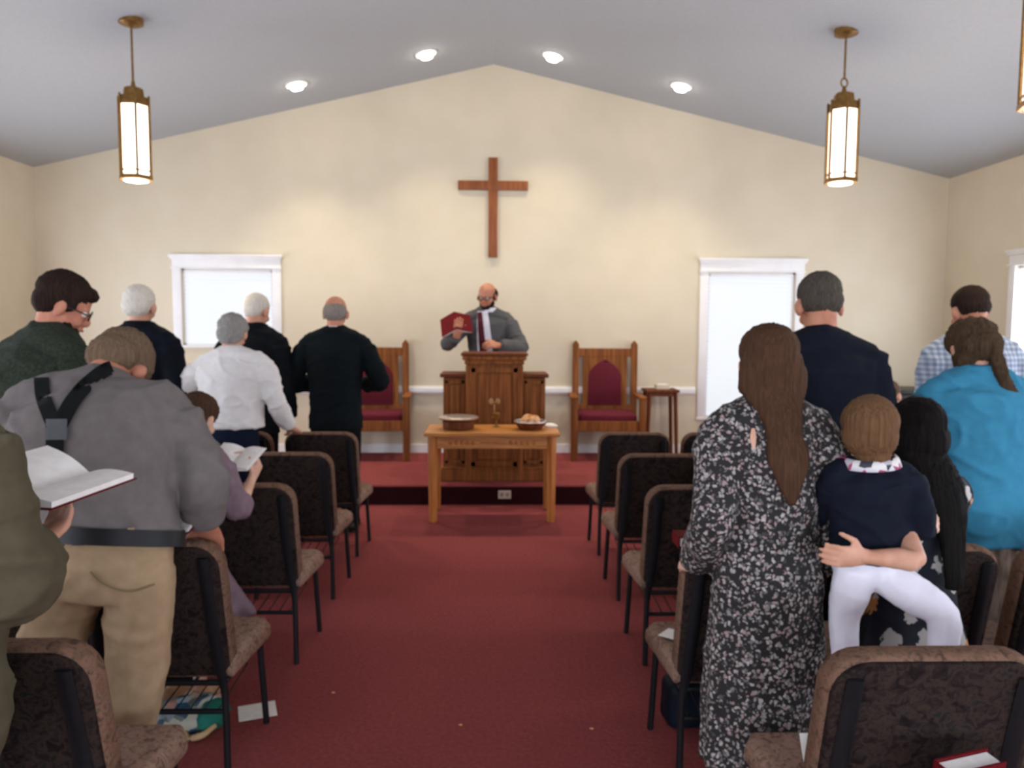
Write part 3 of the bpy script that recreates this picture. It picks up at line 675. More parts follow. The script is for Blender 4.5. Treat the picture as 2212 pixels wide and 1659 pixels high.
    def collar(s, mat, name='collar', h=.03, r=1.0, tilt=None):
        H = s.H; c = s.c7+(s.hp-s.c7)*.25; ax = (s.hp-s.c7).normalized()
        nr = (.255*s.hs+.010)*r; mb = MB(); n = 28; sd = s.sd; f = ax.cross(sd)*-1
        ring = lambda rr, o: [mb.bm.verts.new(c+ax*(o-.012*cos(2*pi*i/n))+sd*sin(2*pi*i/n)*rr*1.05+f*cos(2*pi*i/n)*rr) for i in range(n)]
        A = [ring(nr*1.22, -.012), ring(nr*1.12, h*.6), ring(nr*1.02, h), ring(nr*.98, h), ring(nr*.98, -.012)]
        for a, b_ in zip(A, A[1:]+A[:1]):
            for i in range(n): mb.bm.faces.new((a[i], a[(i+1) % n], b_[(i+1) % n], b_[i]))
        return mb.build(name, mat, s.r, smooth=True)
    def belt(s, mat, f=.60, rx=(.092, .07), h=.035, name='belt', buckle=False):
        H = s.H; c = s.pel.lerp(s.wa, (f-.53)/.10); ax = (s.wa-s.pel).normalized(); n = 40; mb = MB(); sd = s.sd; fw_ = sd.cross(ax)*-1
        ring = lambda e, o: [mb.bm.verts.new(c+ax*o+sd*cos(2*pi*i/n)*(rx[0]*H+e)+fw_*sin(2*pi*i/n)*(rx[1]*H+e)) for i in range(n)]
        A = [ring(0, -h/2), ring(.005, -h/2), ring(.005, h/2), ring(0, h/2)]
        for a, b_ in zip(A, A[1:]+A[:1]):
            for i in range(n): mb.bm.faces.new((a[i], a[(i+1) % n], b_[(i+1) % n], b_[i]))
        return mb.build(name, mat, s.r, smooth=40)
    # ---- hair
    def hair(s, mat, parts, voxel=.0065, wr=(.004, (60, 60, 20), 2), smooth=2, ext=None, cut=None, label=None, name='hair'):
        mb = MB(); hs = s.hs
        for c, r in parts: mb.ell(s.h(*c), [q*hs for q in r], s.HR)
        if ext: ext(mb)
        return bake(mb, name, mat, s.r, voxel, smooth, wr, cut, label)
    def drape(s, target, path, width, name, mat, t=.004, off=.003, per=10, label=None, depth=True):
        """a band laid on the surface of target along sight lines through the path points (x, y, metres wide)"""
        me = target.data; bvh = BVHTree.FromPolygons([v.co for v in me.vertices], [p.vertices for p in me.polygons])
        o = s.inv @ CAM; rot = s.inv.to_3x3(); hits = []
        pts = catmull([p for p in path], per)
        for px, py in pts:
            d = (rot @ ray(px, py)).normalized(); hit = bvh.ray_cast(o, d)
            if hit[0] is not None: hits.append((hit[0], hit[1] if hit[1].dot(d) < 0 else -hit[1], d))
        mb = MB(); rows = []
        for i, (p, nn, d) in enumerate(hits):
            tg = hits[min(i+1, len(hits)-1)][0]-hits[max(i-1, 0)][0]
            sdv = tg.cross(-d).normalized(); m = 6; row = []
            wd = width(i/(len(hits)-1)) if callable(width) else width
            for j in range(m+1):
                q = p+sdv*wd*(j/m-.5); h2 = bvh.ray_cast(q-d*.3, d)
                q = h2[0] if h2[0] is not None and (h2[0]-q).length < .06 else q
                row.append((q-d*off, q-d*(off+t)))
            rows.append(row)
        vv = [[(mb.bm.verts.new(a), mb.bm.verts.new(b_)) for a, b_ in r] for r in rows]; m = 6
        for a, b_ in zip(vv, vv[1:]):
            for j in range(m):
                mb.bm.faces.new((a[j][1], a[j+1][1], b_[j+1][1], b_[j][1])); mb.bm.faces.new((a[j][0], b_[j][0], b_[j+1][0], a[j+1][0]))
            mb.bm.faces.new((a[0][0], a[0][1], b_[0][1], b_[0][0])); mb.bm.faces.new((a[m][0], b_[m][0], b_[m][1], a[m][1]))
        for r in (vv[0], vv[-1]):
            for j in range(m): mb.bm.faces.new((r[j][0], r[j+1][0], r[j+1][1], r[j][1]))
        return mb.build(name, mat, s.r, smooth=50, label=label)
HAIR_SHORT = [((0, -.075, .545), (.352, .415, .365)), ((0, -.19, .34), (.315, .28, .28))]
HAIR_CROP = [((0, -.07, .53), (.345, .42, .37)), ((0, -.2, .33), (.29, .25, .24))]
HAIR_RING = [((0, -.13, .42), (.385, .38, .32))]
def cloth(name, a, b_, rough=.9, sc=(25, 25, 25)): return mk(name, a, b_, sc, rough, .12, spec=.12, lo=.1, hi=.9)
SUIT = cloth('black_suit_cloth', '#0c0e12', '#12151a'); SUITG = cloth('black_green_suit_cloth', '#0b1012', '#10171a'); SUITN = cloth('dark_navy_suit_cloth', '#0e1118', '#151922')
GREY = cloth('grey_suit_cloth', '#4e4d4e', '#5c5b5a', sc=(60, 60, 60)); SHIRTW = cloth('white_shirt_cloth', '#dedce2', '#eae8ee')
BLACKT = cloth('black_trouser_cloth', '#0d0d0f', '#131316')
HW = hairm('white_hair', '#c4bbac', '#e2dacb'); HG = hairm('grey_hair', '#7c7873', '#a19c96'); HB = hairm('dark_brown_hair', '#1b1310', '#32241d')
HSP = hairm('salt_pepper_hair', '#37322b', '#575047'); HBR = hairm('long_brown_hair', '#38271c', '#553b2a'); HBK = hairm('black_hair', '#0b0908', '#161210')
HTB = hairm('light_brown_hair', '#523a29', '#745539'); HMB = hairm('brown_wavy_hair', '#33271d', '#54422f'); HP2 = hairm('greying_brown_hair', '#5a4838', '#7c6652'); HGB = hairm('thin_grey_hair', '#6d6259', '#948a80')

# man in a black suit, row in front of the pulpit, left
f = Fig((-1.225, 5.95, 0), 0, 1.83, (0, 2, 4, 14), head=(6, 0, 0), bw=1.1, L=dict(to=(-1.40, 6.17, 1.13), pole=(-.7, -.4, -.8), palm=(.6, 0, .8)), R=dict(to=(-1.03, 6.17, 1.13), pole=(.7, -.4, -.8), palm=(-.6, 0, .8)))
f.root('person in a black suit beside the left tall chair, short grey hair'); f.body(SKP)
f.hair(HGB, [((0, -.14, .40), (.36, .37, .34))]); f.top('jacket', SUITG, .44, (1.02, 1.05, 1.04), .016, (1.25, 1.3, 1.5), .93); f.collar(SUITG, h=.026, r=1.2, name='jacket_collar'); f.collar(SHIRTW, h=.036); f.trousers(BLACKT); f.shoes(M['shoe'])
# white-haired man in dark suit, front row
f = Fig((-1.86, 5.92, 0), radians(-6), 1.85, (2, 4, 8, 14), (0, 1, 2, 2), head=(16, 14, 0), bw=1.02, L=dict(to=(-2.05, 6.2, 1.15), pole=(-.35, -.4, -1)))
f.root('white-haired person in a dark suit in front of the short window, head turned slightly right'); f.body(SK1)
f.hair(HW, HAIR_CROP); f.top('jacket', SUIT, .42, (1.0, 1.02, 1.0), .016, (1.2, 1.3, 1.5), .98); f.collar(SUIT, h=.04, r=1.15, name='jacket_collar'); f.trousers(BLACKT); f.shoes(M['shoe'])
# white-haired man, second row
f = Fig((-2.33, 5.05, 0), 0, 1.86, (2, 4, 8, 14), head=(8, 0, 0), bw=1.0, L=dict(to=(-2.5, 5.35, 1.15), pole=(-.35, -.4, -1)), R=dict(to=(-2.1, 5.3, 1.15), pole=(.3, -.4, -1)))
f.root('person with fluffy white hair in a dark suit, just behind the bending grey shirt'); f.body(SK1)
f.hair(HW, [((0, -.09, .54), (.37, .43, .38)), ((0, -.24, .36), (.345, .29, .31))], wr=(.007, (35, 35, 35), 2)); f.top('jacket', SUITN, .42, (1, 1, 1), .016, (1.2, 1.3, 1.5), .98); f.collar(SUIT, h=.04, r=1.15, name='jacket_collar'); f.trousers(BLACKT); f.shoes(M['shoe'])
# woman in white blouse, second row
f = Fig((-1.70, 4.98, 0), radians(-8), 1.68, (2, 6, 12, 16), (0, -2, -5, -4), head=(18, -6, 0), bw=1.08, hipw=1.1, sh=.115,
        R=dict(to=(-1.36, 5.12, .925), len=.9, pole=(.3, -1, -.1), dir=(.3, .8, -.5), palm=(0, -.2, -1), thumb=(-1, 0, 0), curl=20), L=dict(to=(-1.9, 5.15, 1.08), pole=(-1, -.5, -.3)))
f.root('grey-haired person in a white blouse and navy skirt, hand resting on a chair back'); f.body(SK1)
f.hair(HG, [((0, -.07, .53), (.40, .44, .40)), ((0, -.20, .30), (.37, .30, .34))], wr=(.009, (30, 30, 30), 5))
BL = cloth('white_blouse_cloth', '#d9d3cd', '#e9e5e2'); f.top('blouse', BL, .555, (1.12, 1.22, 1.12), .016, (1.2, 1.1, 1.0), .95, wr=(.008, (6, 6, 12), 3)); NV = cloth('navy_skirt_cloth', '#0f1526', '#161d33')
def skirt(f, mat, hem, r0, r1, name='skirt', n=7, amp=.05, top_=None, ry=.8, voxel=.012, wr=(.004, (8, 8, 3), 6), bot=None):
    H = f.H; mb = MB(); t_ = top_ or f.pel.lerp(f.wa, .7); b_ = V(bot) if bot else V((f.pel.x*.6, 0, hem))
    b_.z = hem; P_ = [t_, f.pel, f.pel.lerp(b_, .35), f.pel.lerp(b_, .7), b_]
    rr = [r0, r0*1.12, r0*1.12+(r1-r0*1.12)*.4, r0*1.12+(r1-r0*1.12)*.75, r1]
    mb.tube(P_, [(r, r*ry) for r in rr], ref=f.sd, n=56, k=3, lobes=(n, [0, amp*.3, amp*.6, amp*.9, amp]), round_=.05)
    return bake(mb, name, mat, f.r, voxel, 3, wr)
skirt(f, NV, .35, .155, .19); f.shoes(M['shoe'])
# man in green sweater, fourth row left
f = Fig((-1.95, 3.27, 0), radians(-28), 1.84, (3, 6, 12, 18), (0, 1, 3, 8), head=(26, 34, 4), bw=1.12, L=dict(to=(-2.05, 3.5, 1.1), pole=(-.35, -.4, -1)), R=dict(to=(-1.72, 3.55, 1.12), pole=(.35, -.4, -1)))
f.root('dark-haired bearded person in spectacles and a dark green sweater, far left'); f.body(SK2); f.face(); f.spectacles()
f.hair(HB, [((0, -.085, .555), (.375, .43, .385)), ((0, -.22, .36), (.335, .27, .28)), ((.30, .06, .42), (.07, .12, .12)), ((-.30, .06, .42), (.07, .12, .12)), ((0, .22, .68), (.27, .2, .14))], wr=(.005, (40, 40, 25), 2))
f.hair(HB, [((0, .185, .01), (.215, .21, .155)), ((.18, .16, .08), (.07, .11, .10)), ((-.18, .16, .08), (.07, .11, .10))], name='beard')
GS = mk('dark_green_knit', '#262c24', '#363b30', (90, 90, 90), .95, .35, spec=.1); f.top('sweater', GS, .50, (1.08, 1.1, 1.08), .018, (1.35, 1.4, 1.3), .97, wr=(.009, (5, 5, 8), 5))
f.collar(cloth('blue_grey_shirt_cloth', '#6f7884', '#808a96'), h=.034, r=1.08); f.trousers(cloth('dark_trouser_cloth', '#1d1e22', '#26272b')); f.shoes(M['shoe'])
# girl in mauve dress
f = Fig((-1.315, 3.20, 0), radians(-10), 1.31, (4, 8, 14, 22), (0, 2, 4, 4), head=(26, 12, 0), hs=.20, bw=.98, hipw=.9,
        R=dict(to=(-1.075, 3.40, .93), pole=(.25, -.6, -1), dir=(.2, .5, .8), palm=(-1, .2, .2), thumb=(-.5, .3, 1), curl=40), L=dict(to=(-1.22, 3.44, .98), pole=(-.3, -.4, -1)))
f.root('child with a brown bob in a long mauve dress, reading over a chair back'); f.body(SK3, .006)
f.hair(HMB if False else hairm('brown_bob_hair', '#33231a', '#533c2c'), [((0, -.06, .54), (.40, .45, .39)), ((0, -.16, .25), (.37, .34, .42)), ((.02, -.13, .0), (.37, .32, .28))], wr=(.004, (50, 50, 6), 4), label='chin-length brown hair')
MV = cloth('mauve_dress_cloth', '#6d5a62', '#8a747c'); f.top('dress', MV, None, (1, 1.05, 1.05), .014, (1.3, 1.2, 1.1), .42, wr=(.005, (9, 9, 9), 4),
      extra=lambda mb: mb.tube([f.wa, f.pel, V((.04, 0, .5)), V((.09, -.01, .33))], [(.12, .085), (.135, .10), (.18, .12), (.24, .14)], n=48, k=3, lobes=(8, [0, .02, .06, .08]), round_=.05))
f.shoes(M['tanshoe'])
# man in grey shirt and braces, fifth row left
f = Fig((-1.205, 2.40, 0), radians(4), 1.90, (14, 28, 44, 62), (-6, -14, -20, -8), head=(64, 8, 6), bw=1.12, hipw=1.0, sh=.106, sht=4, pelvis=(-1.19, 2.37, .88),
        R=dict(to=(-.985, 2.60, .93), len=.71, pole=(.6, -.8, 0), dir=(.0, .5, -.6), palm=(0, -.6, -.8), thumb=(-1, 0, 0), curl=35), L=dict(to=(-1.55, 2.66, 1.0), len=.8, pole=(-1, -.8, .1)),
        legs=dict(R=[(-1.10, 2.37, .85), (-1.125, 2.36, .48), (-1.20, 2.34, .085)], L=[(-1.30, 2.37, .85), (-1.45, 2.40, .48), (-1.56, 2.36, .085)]))
f.root('large person bending forward in a grey shirt, black braces and khaki trousers'); f.body(SK2)
f.hair(HP2, [((0, -.09, .56), (.38, .44, .37)), ((0, -.23, .36), (.345, .29, .29))], wr=(.007, (45, 45, 14), 7), label='thinning brown hair')
GSH = cloth('grey_shirt_cloth', '#68625f', '#7c7471')
sh = f.top('shirt', GSH, None, (1.0, .92, 1.12), .022, (1.3, 1.35, 1.3), .93, voxel=.011, wr=(.012, (3.5, 3.5, 6), 11), smooth=5, yb=1.05)
KH = cloth('khaki_cloth', '#957d5f', '#b39878'); tr = f.trousers(KH, .016, wr=(.010, (4, 4, 7), 9), fat=.93, waist=.622); f.belt(M['belt'], .570, (.114, .090), .05); f.collar(GSH, h=.04, r=1.08); f.shoes(M['shoe'])
BR = cloth('black_elastic', '#121514', '#181b1a')
f.drape(sh, [(88, 785), (92, 850), (105, 890), (120, 925)], .042, 'suspender_strap', BR, off=.006)
f.drape(sh, [(275, 788), (225, 800), (165, 855), (125, 925)], .045, 'suspender_strap', BR, off=.006)
f.drape(sh, [(119, 910), (118, 960), (118, 1030), (120, 1120)], lambda t: .05-.01*t, 'suspender_strap', BR, off=.006)
f.drape(sh, [(122, 905), (121, 950)], .055, 'suspender_patch', cloth('grey_leather_patch', '#56585a', '#606264'), off=.012)
for px in (148, 283): f.drape(tr, [(px, 1140), (px, 1185)], .018, 'belt_loop', KH, off=.032)
f.drape(tr, [(195, 1235), (225, 1262), (280, 1278), (335, 1262)], .006, 'pocket_seam', cloth('khaki_seam', '#7d6a4e', '#877356'), off=.004)
# person at left edge holding the open book
f = Fig((-1.24, 1.46, 0), radians(-4), 1.77, (2, 4, 8, 16), head=(22, 10, 0), bw=1.08, R=dict(to=(-1.06, 1.74, 1.10), pole=(.7, -1, -.7), dir=(.05, .9, .32), palm=(-.2, -.3, 1), thumb=(-1, .3, .3), curl=30), L=dict(to=(-1.30, 1.82, 1.14), pole=(-1, -.6, -.6), dir=(.3, .7, .3), palm=(0, -.2, 1), thumb=(1, 0, 0)))
f.root('person in an olive-taupe coat cut off by the left edge, holding an open book'); f.body(SK1); f.hair(HSP, HAIR_SHORT)
OL = cloth('olive_taupe_coat_cloth', '#4b4534', '#5c5543'); f.top('coat', OL, .40, (1.45, 1.5, 1.15), .02, (1.5, 1.6, 1.7), .92, wr=(.010, (4, 4, 7), 13), hemr=(.25, .15))
f.trousers(cloth('dark_blue_denim', '#101722', '#18202e')); f.shoes(M['shoe'])
# preacher (faces the camera: its local right is picture left)
f = Fig((-.06, 7.80, PZ), pi+radians(8), 1.86, (2, 3, 6, 12), head=(14, 30, 0), bw=1.06, L=dict(to=(.05, 7.53, 1.415), pole=(-1, .0, -.7), dir=(.8, .3, .1), palm=(.2, -.6, -.6), thumb=(0, 0, 1), curl=55),
        R=dict(to=(-.355, 7.42, 1.51), pole=(.9, -.1, -1), dir=(-.15, .1, 1), palm=(.1, -1, .2), thumb=(-1, 0, .3), curl=14))
f.root('balding bearded person in a grey suit and dark red tie reading behind the pulpit'); f.body(SKP, .0065); f.face(); f.spectacles()
f.hair(HB, HAIR_RING); f.hair(HB, [((0, .19, -.02), (.205, .205, .15)), ((.22, .10, .10), (.07, .16, .12)), ((-.22, .10, .10), (.07, .16, .12))], name='beard')
jk = f.top('jacket', GREY, .44, (1.0, 1.02, 1.02), .016, (1.25, 1.3, 1.4), .92)
f.trousers(GREY); f.shoes(M['shoe']); f.collar(SHIRTW, h=.03, r=1.04)
f.drape(jk, [(1042, 672), (1045, 720), (1050, 790), (1052, 850)], lambda t: .10+.05*min(1, t*2), 'shirt_front', SHIRTW, off=.004, label='white shirt front')
f.drape(jk, [(1036, 674), (1038, 700), (1043, 760), (1046, 840)], lambda t: .045+.03*t, 'necktie', cloth('dark_red_silk', '#4a1820', '#5c222a', .5), off=.016, label='dark red necktie')

def open_book(loc, rot, w_, h, th, label, cover=None, group=None, ang=22, name='open_hymnal'):
    """rot: matrix whose y is the spine direction, z the page normal"""
    r = empty(name, loc, 0, label, 'book', group); r.rotation_mode = 'QUATERNION'; r.rotation_quaternion = rot.to_quaternion()
    for s_ in (-1, 1):
        a = radians(ang); pg = []; n = 8
        for i in range(n+1):
            x = w_*i/n; pg.append((x, .012*sin(min(1, i/n*1.0)*pi)*(1-i/n*.3)+th))
        R_ = lambda x, z: (s_*(x*cos(a)), x*sin(a)*1+z)
        poly = [(R_(x, z)[0], -h/2, R_(x, z)[1]) for x, z in pg]+[(R_(x, .004)[0], -h/2, R_(x, .004)[1]) for x in (w_, 0)]
        MB().prism(poly, (0, h, 0)).build('page_block', M['paper'], r)
        q = [(R_(x, z)[0], -h/2-.006, R_(x, z)[1]) for x, z in ((-.002, 0), (w_+.006, 0), (w_+.006, .004), (-.002, .004))]
        MB().prism(q, (0, h+.012, 0)).build('cover', cover or M['redcover'], r)
    return r
def basis(y, z):
    y = V(y).normalized(); z = V(z); z = (z-y*z.dot(y)).normalized(); x = y.cross(z)
    return Matrix((x, y, z)).transposed()
open_book(V((-.37, 7.455, 1.66)), basis((-.12, .72, .68), (.1, .75, -.75)), .165, .235, .014, 'dark red book held open and upright by the grey-suited preacher', ang=28)
open_book(V((-1.10, 1.895, 1.20)), basis((.35, .93, .10), (.12, -.25, 1)), .150, .235, .018, 'large open book with cream pages held by the person in the olive-taupe coat', ang=14)
open_book(V((-1.155, 3.43, 1.005)), basis((.2, .9, .4), (0, -.5, 1)), .10, .17, .008, 'small white open booklet held by the child in the mauve dress', cover=M['paper'], ang=10)
open_book(V((-1.10, 2.60, .935)), basis((.1, .9, .35), (-.1, -.4, 1)), .12, .19, .014, 'open book under the bending person in braces, on the chair back', ang=14)

# woman in floral dress
f = Fig((.865, 2.33, 0), radians(3), 1.615, (2, 3, 6, 10), head=(8, 4, 0), bw=.93, hipw=.95,
        L=dict(to=(.66, 2.42, .85), pole=(-.2, -1, -.2), palm=(.6, 0, -.5), dir=(-.1, .9, -.2)), R=dict(to=(1.085, 2.40, .85), pole=(.2, -1, -.2), dir=(.3, .8, -.3), palm=(-.6, 0, -.5)))
f.root('person with long straight brown hair in an ankle-length black floral dress'); f.body(SK3)
FL = floral('black_floral_dress_cloth')
def dressx(mb):
    mb.tube([f.wa, f.pel, V((0, 0, .60)), V((0, 0, .40)), V((-.01, -.01, .22))], [(.132, .10), (.165, .122), (.185, .132), (.19, .137), (.185, .137)], n=56, k=3, lobes=(9, [0, .01, .03, .05, .085]), round_=.02)
dr = f.top('dress', FL, None, (1.0, 1.02, 1.02), .016, (1.15, 1.3, 1.4), .95, wr=(.006, (6, 6, 5), 21), extra=dressx)
HS = f.hs
def longh(f, drop, w0, back=.30, sway=0, taper=.45, w1=None):
    def g(mb):
        a = f.h(0, -.14, .5); b_ = f.h(0, -back, .02); c = f.c7+V((sway*.3, -.105, -.03*f.H)); d = c+V((sway, -.055, -drop))
        hs = f.hs; mb.tube([a, f.h(0, -.22, .25), b_, c, c.lerp(d, .45)+V((0, -.012, 0)), d], [(.36*hs, .30*hs), (w0*hs, .27*hs), (w0*hs, .22*hs), ((w1 or w0*.9)*hs, .15*hs), (w0*.6*hs, .09*hs), (w0*taper*.4*hs, .05*hs)], n=24, k=3)
    return g
f.hair(HBR, [((0, -.075, .55), (.40, .45, .375)), ((0, -.17, .28), (.44, .34, .42)), ((0, -.18, .04), (.47, .25, .26))], ext=longh(f, .22, .46, .24, .01, w1=.24, taper=.3), wr=(.005, (55, 55, 3), 5), label='long straight brown hair falling down the back')
f.drape(dr, [(1627, 925), (1627, 945), (1628, 968)], lambda t: .018*(1-abs(t-.5)), 'keyhole_opening', SK3, off=.003, label='skin showing in the keyhole at the back of the dress')
f.shoes(M['tanshoe'])
# man in navy shirt
f = Fig((1.405, 3.22, 0), radians(-3), 1.845, (0, 2, 6, 12), head=(18, 0, 0), bw=1.02, L=dict(to=(1.27, 3.5, 1.15), pole=(-.35, -.4, -1)), R=dict(to=(1.63, 3.5, 1.15), pole=(.35, -.4, -1)))
f.root('tall person in a dark navy shirt with cropped greying hair, right of the long-haired one'); f.body(SKP)
f.hair(HSP, [((0, -.07, .57), (.355, .42, .35)), ((0, -.16, .38), (.345, .32, .27))]); NVS = cloth('dark_navy_shirt_cloth', '#0f121a', '#161a25')
f.top('shirt', NVS, .575, (1.05, 1.2, 1.1), .016, (1.15, 1.2, 1.2), .6, wr=(.010, (4, 4, 6), 8)); f.trousers(BLACKT, .014); f.belt(M['belt'], .575, (.115, .088)); f.collar(NVS, h=.016); f.shoes(M['shoe'])
# man in plaid shirt
f = Fig((2.66, 4.15, 0), radians(-6), 1.84, (1, 3, 8, 14), head=(16, -10, 0), bw=1.0, L=dict(to=(2.52, 4.4, 1.1), pole=(-.35, -.4, -1)), R=dict(to=(2.88, 4.4, 1.12), pole=(.35, -.4, -1)))
f.root('person in a pale blue plaid shirt with short dark hair near the right wall'); f.body(SKP)
f.hair(HB, [((0, -.07, .57), (.355, .42, .36)), ((0, -.16, .42), (.345, .32, .27))]); PL = plaid('blue_plaid_cloth')
f.top('shirt', PL, .50, (1.1, 1.15, 1.1), .016, (1.2, 1.2, 1.2), .95, wr=(.008, (4, 4, 6), 12)); f.collar(PL, h=.03); f.trousers(cloth('grey_trouser_cloth', '#2b2d31', '#35373b')); f.shoes(M['shoe'])
# woman in blue top
f = Fig((2.075, 3.16, 0), radians(-6), 1.66, (2, 6, 14, 22), (0, 1, 2, -3), head=(30, -8, 0), bw=1.12, hipw=1.15, L=dict(to=(1.97, 3.42, 1.0), pole=(-.3, -.4, -1)), R=dict(to=(2.2, 3.45, 1.0), pole=(.35, -.4, -1)))
f.root('person in a bright blue peplum top with wavy brown hair loosely tied'); f.body(SK1)
def tail(mb):
    a = f.h(.12, -.42, .12); hs = f.hs
    mb.ell(f.h(.02, -.40, .30), [.2*hs, .15*hs, .2*hs])
    mb.tube([f.h(.05, -.42, .25), a, f.c7+V((.05, -.10, -.02)), f.c7+V((.10, -.115, -.10)), f.c7+V((.10, -.11, -.15))], [.11*hs, .10*hs, .12*hs, .10*hs, .04*hs], n=12, k=3)
f.hair(HMB, [((0, -.08, .55), (.41, .46, .38)), ((0, -.2, .30), (.42, .33, .34)), ((-.22, -.05, .1), (.2, .24, .22)), ((.2, -.08, .15), (.2, .24, .22))], ext=tail, wr=(.012, (22, 22, 12), 9), label='wavy brown hair in a loose tail')
BT = cloth('bright_blue_cloth', '#377a96', '#428cab')
f.top('peplum_top', BT, None, (1.1, 1.02, 1.08), .018, (1.3, 1.3, 1.2), .9, wr=(.010, (5, 5, 9), 31),
      extra=lambda mb: mb.tube([f.wa, f.wa.lerp(f.pel, .5), f.pel, V((0, 0, .715))], [(.165, .115), (.18, .13), (.205, .15), (.235, .17)], n=48, k=3, lobes=(7, [0, .02, .05, .08]), round_=.05))
f.belt(cloth('blue_sash_cloth', '#2a6889', '#35789b'), .625, (.107, .077), .03, 'sash')
skirt(f, mk('taupe_patterned_cloth', '#5f4f45', '#8f7b6c', (40, 40, 12), .9, .1), .28, .15, .22); f.shoes(M['tanshoe'])
# girl with black hair
f = Fig((1.375, 2.41, 0), radians(18), 1.37, (0, -2, 4, 8), head=(4, 24, 0), hs=.205, bw=.95, L=dict(to=(1.035, 2.075, .975), el=(1.195, 2.085, .965), dir=(-1, -.05, .12), palm=(0, 1, .3), thumb=(0, 0, 1), curl=16, hscale=1.05), R=dict(to=(1.40, 2.62, .98), pole=(1, .2, -.5)))
f.root('child with long black hair in a navy floral dress carrying the toddler'); f.body(SK1, .006)
NF = bigfloral('navy_floral_dress_cloth', '#10141f')
f.top('dress', NF, None, (1, 1.05, 1.02), .012, (1.25, 1.2, 1.1), -.55, wr=(.004, (8, 8, 8), 4), extra=lambda mb: mb.tube([f.wa, f.pel, V((-.02, -.02, .55)), V((-.03, -.02, .34))], [(.12, .09), (.15, .11), (.20, .15), (.235, .17)], n=48, k=3, lobes=(8, [0, .02, .05, .07]), round_=.05))
f.hair(HBK, [((0, -.06, .53), (.40, .44, .40)), ((0, -.14, .25), (.42, .38, .42))], ext=longh(f, .30, .44, .20, .0, taper=1.0, w1=.40), wr=(.005, (50, 50, 4), 8), label='long black hair'); f.shoes(M['shoe'])
# toddler
f = Fig((1.135, 2.20, .44), radians(-6), .88, (2, 4, 4, 4), (0, -4, -4, -2), head=(-4, 16, 0), hs=.188, bw=1.12, hipw=1.15, sh=.104, pelvis=(1.135, 2.215, .935),
        L=dict(to=(1.10, 2.42, 1.10), pole=(-.3, -.4, -1)), R=dict(to=(1.283, 2.215, 1.0), el=(1.245, 2.165, 1.085), dir=(.75, .3, .35), palm=(0, 1, 0), thumb=(-.4, 0, 1), curl=24, hscale=1.15),
        legs=dict(L=[(1.085, 2.20, .91), (1.062, 2.22, .75), (1.052, 2.18, .60)], R=[(1.175, 2.19, .88), (1.285, 2.09, .80), (1.275, 2.06, .62)]))
f.root('toddler with light brown hair in a navy cardigan and white leggings, held on a hip'); f.body(SK3, .005)
f.hair(HTB, [((0, -.05, .52), (.42, .46, .42)), ((0, -.15, .30), (.41, .35, .36)), ((.05, -.2, .02), (.26, .2, .2))], wr=(.0035, (50, 50, 6), 3), voxel=.005, label='fine light brown hair')
NC_ = cloth('navy_cardigan_knit', '#10131d', '#171b28'); f.top('cardigan', NC_, None, (1.1, 1.2, 1.15), .014, (1.35, 1.35, 1.3), .93, voxel=.007, wr=(.006, (9, 9, 12), 4),
      extra=lambda mb: mb.tube([f.pel.lerp(f.wa, -.1), f.pel.lerp(f.wa, .5), f.wa], [(.125, .095), (.122, .092), (.115, .085)], ref=f.sd, n=24, k=2, round_=.2))
f.collar(patch('floral_collar_cloth', ['#d6d4d8', '#34343f', '#b9b4b8', '#a8486e', '#dcd8d4'], 45), h=.018, r=1.22)
WL = cloth('white_legging_cloth', '#e2dde8', '#efebf2'); mb = MB(); H_ = f.H
for k in 'LR':
    a, b_, c = f.legs[k]; mb.tube([a, a.lerp(b_, .5), b_, b_.lerp(c, .5), c], [.060, .056, .045, .040, .032], n=20, k=3, round_=.1)
mb.ell(f.pel-V((0, -.01, .03)), (.112, .09, .07)); bake(mb, 'leggings', WL, f.r, .007, 4, (.003, (12, 12, 12), 3))
for k in 'LR':
    c = f.legs[k][2]; MB().tube([c+V((0, -.025, -.02)), c+V((0, .03, -.035)), c+V((0, .085, -.045))], [(.027, .024), (.029, .022), (.022, .014)], n=14, k=2).build('sock', WL, f.r, smooth=True)
# seated child far back
f = Fig((2.91, 5.48, 0), radians(-10), 1.30, (-2, 2, 6, 10), head=(4, 40, 0), hs=.20, pelvis=(2.91, 5.50, .59), legs=dict(L=[(2.85, 5.52, .57), (2.83, 5.85, .55), (2.83, 5.88, .06)], R=[(2.98, 5.52, .57), (3.00, 5.85, .55), (3.00, 5.88, .06)]),
        L=dict(to=(2.84, 5.80, .68), pole=(-1, -.2, -.5)), R=dict(to=(2.98, 5.80, .68), pole=(1, -.2, -.5)))
f.root('small seated child far back, only the head visible between the navy and blue clothes'); f.body(SK1, .0075); f.hair(hairm('mid_brown_hair', '#4a382c', '#6b5342'), HAIR_SHORT)
f.top('shirt', cloth('dark_grey_shirt_cloth', '#2c2a2c', '#363436'), None, t=.012, end=.9); f.trousers(BLACKT, .01); f.shoes(M['shoe'])
# person in royal blue at the right edge
f = Fig((2.47, 3.20, 0), 0, 1.62, (2, 6, 12, 16), head=(20, 0, 0), bw=1.0, L=dict(to=(2.33, 3.45, 1.08), pole=(-1.4, -.3, -.2)))
f.root('person in royal blue almost wholly beyond the right edge of the photo'); f.body(SK1); f.hair(HMB, HAIR_SHORT)
f.top('shirt', cloth('royal_blue_cloth', '#1c4f9a', '#2860b0'), .5, end=.75); f.trousers(BLACKT); f.shoes(M['shoe'])

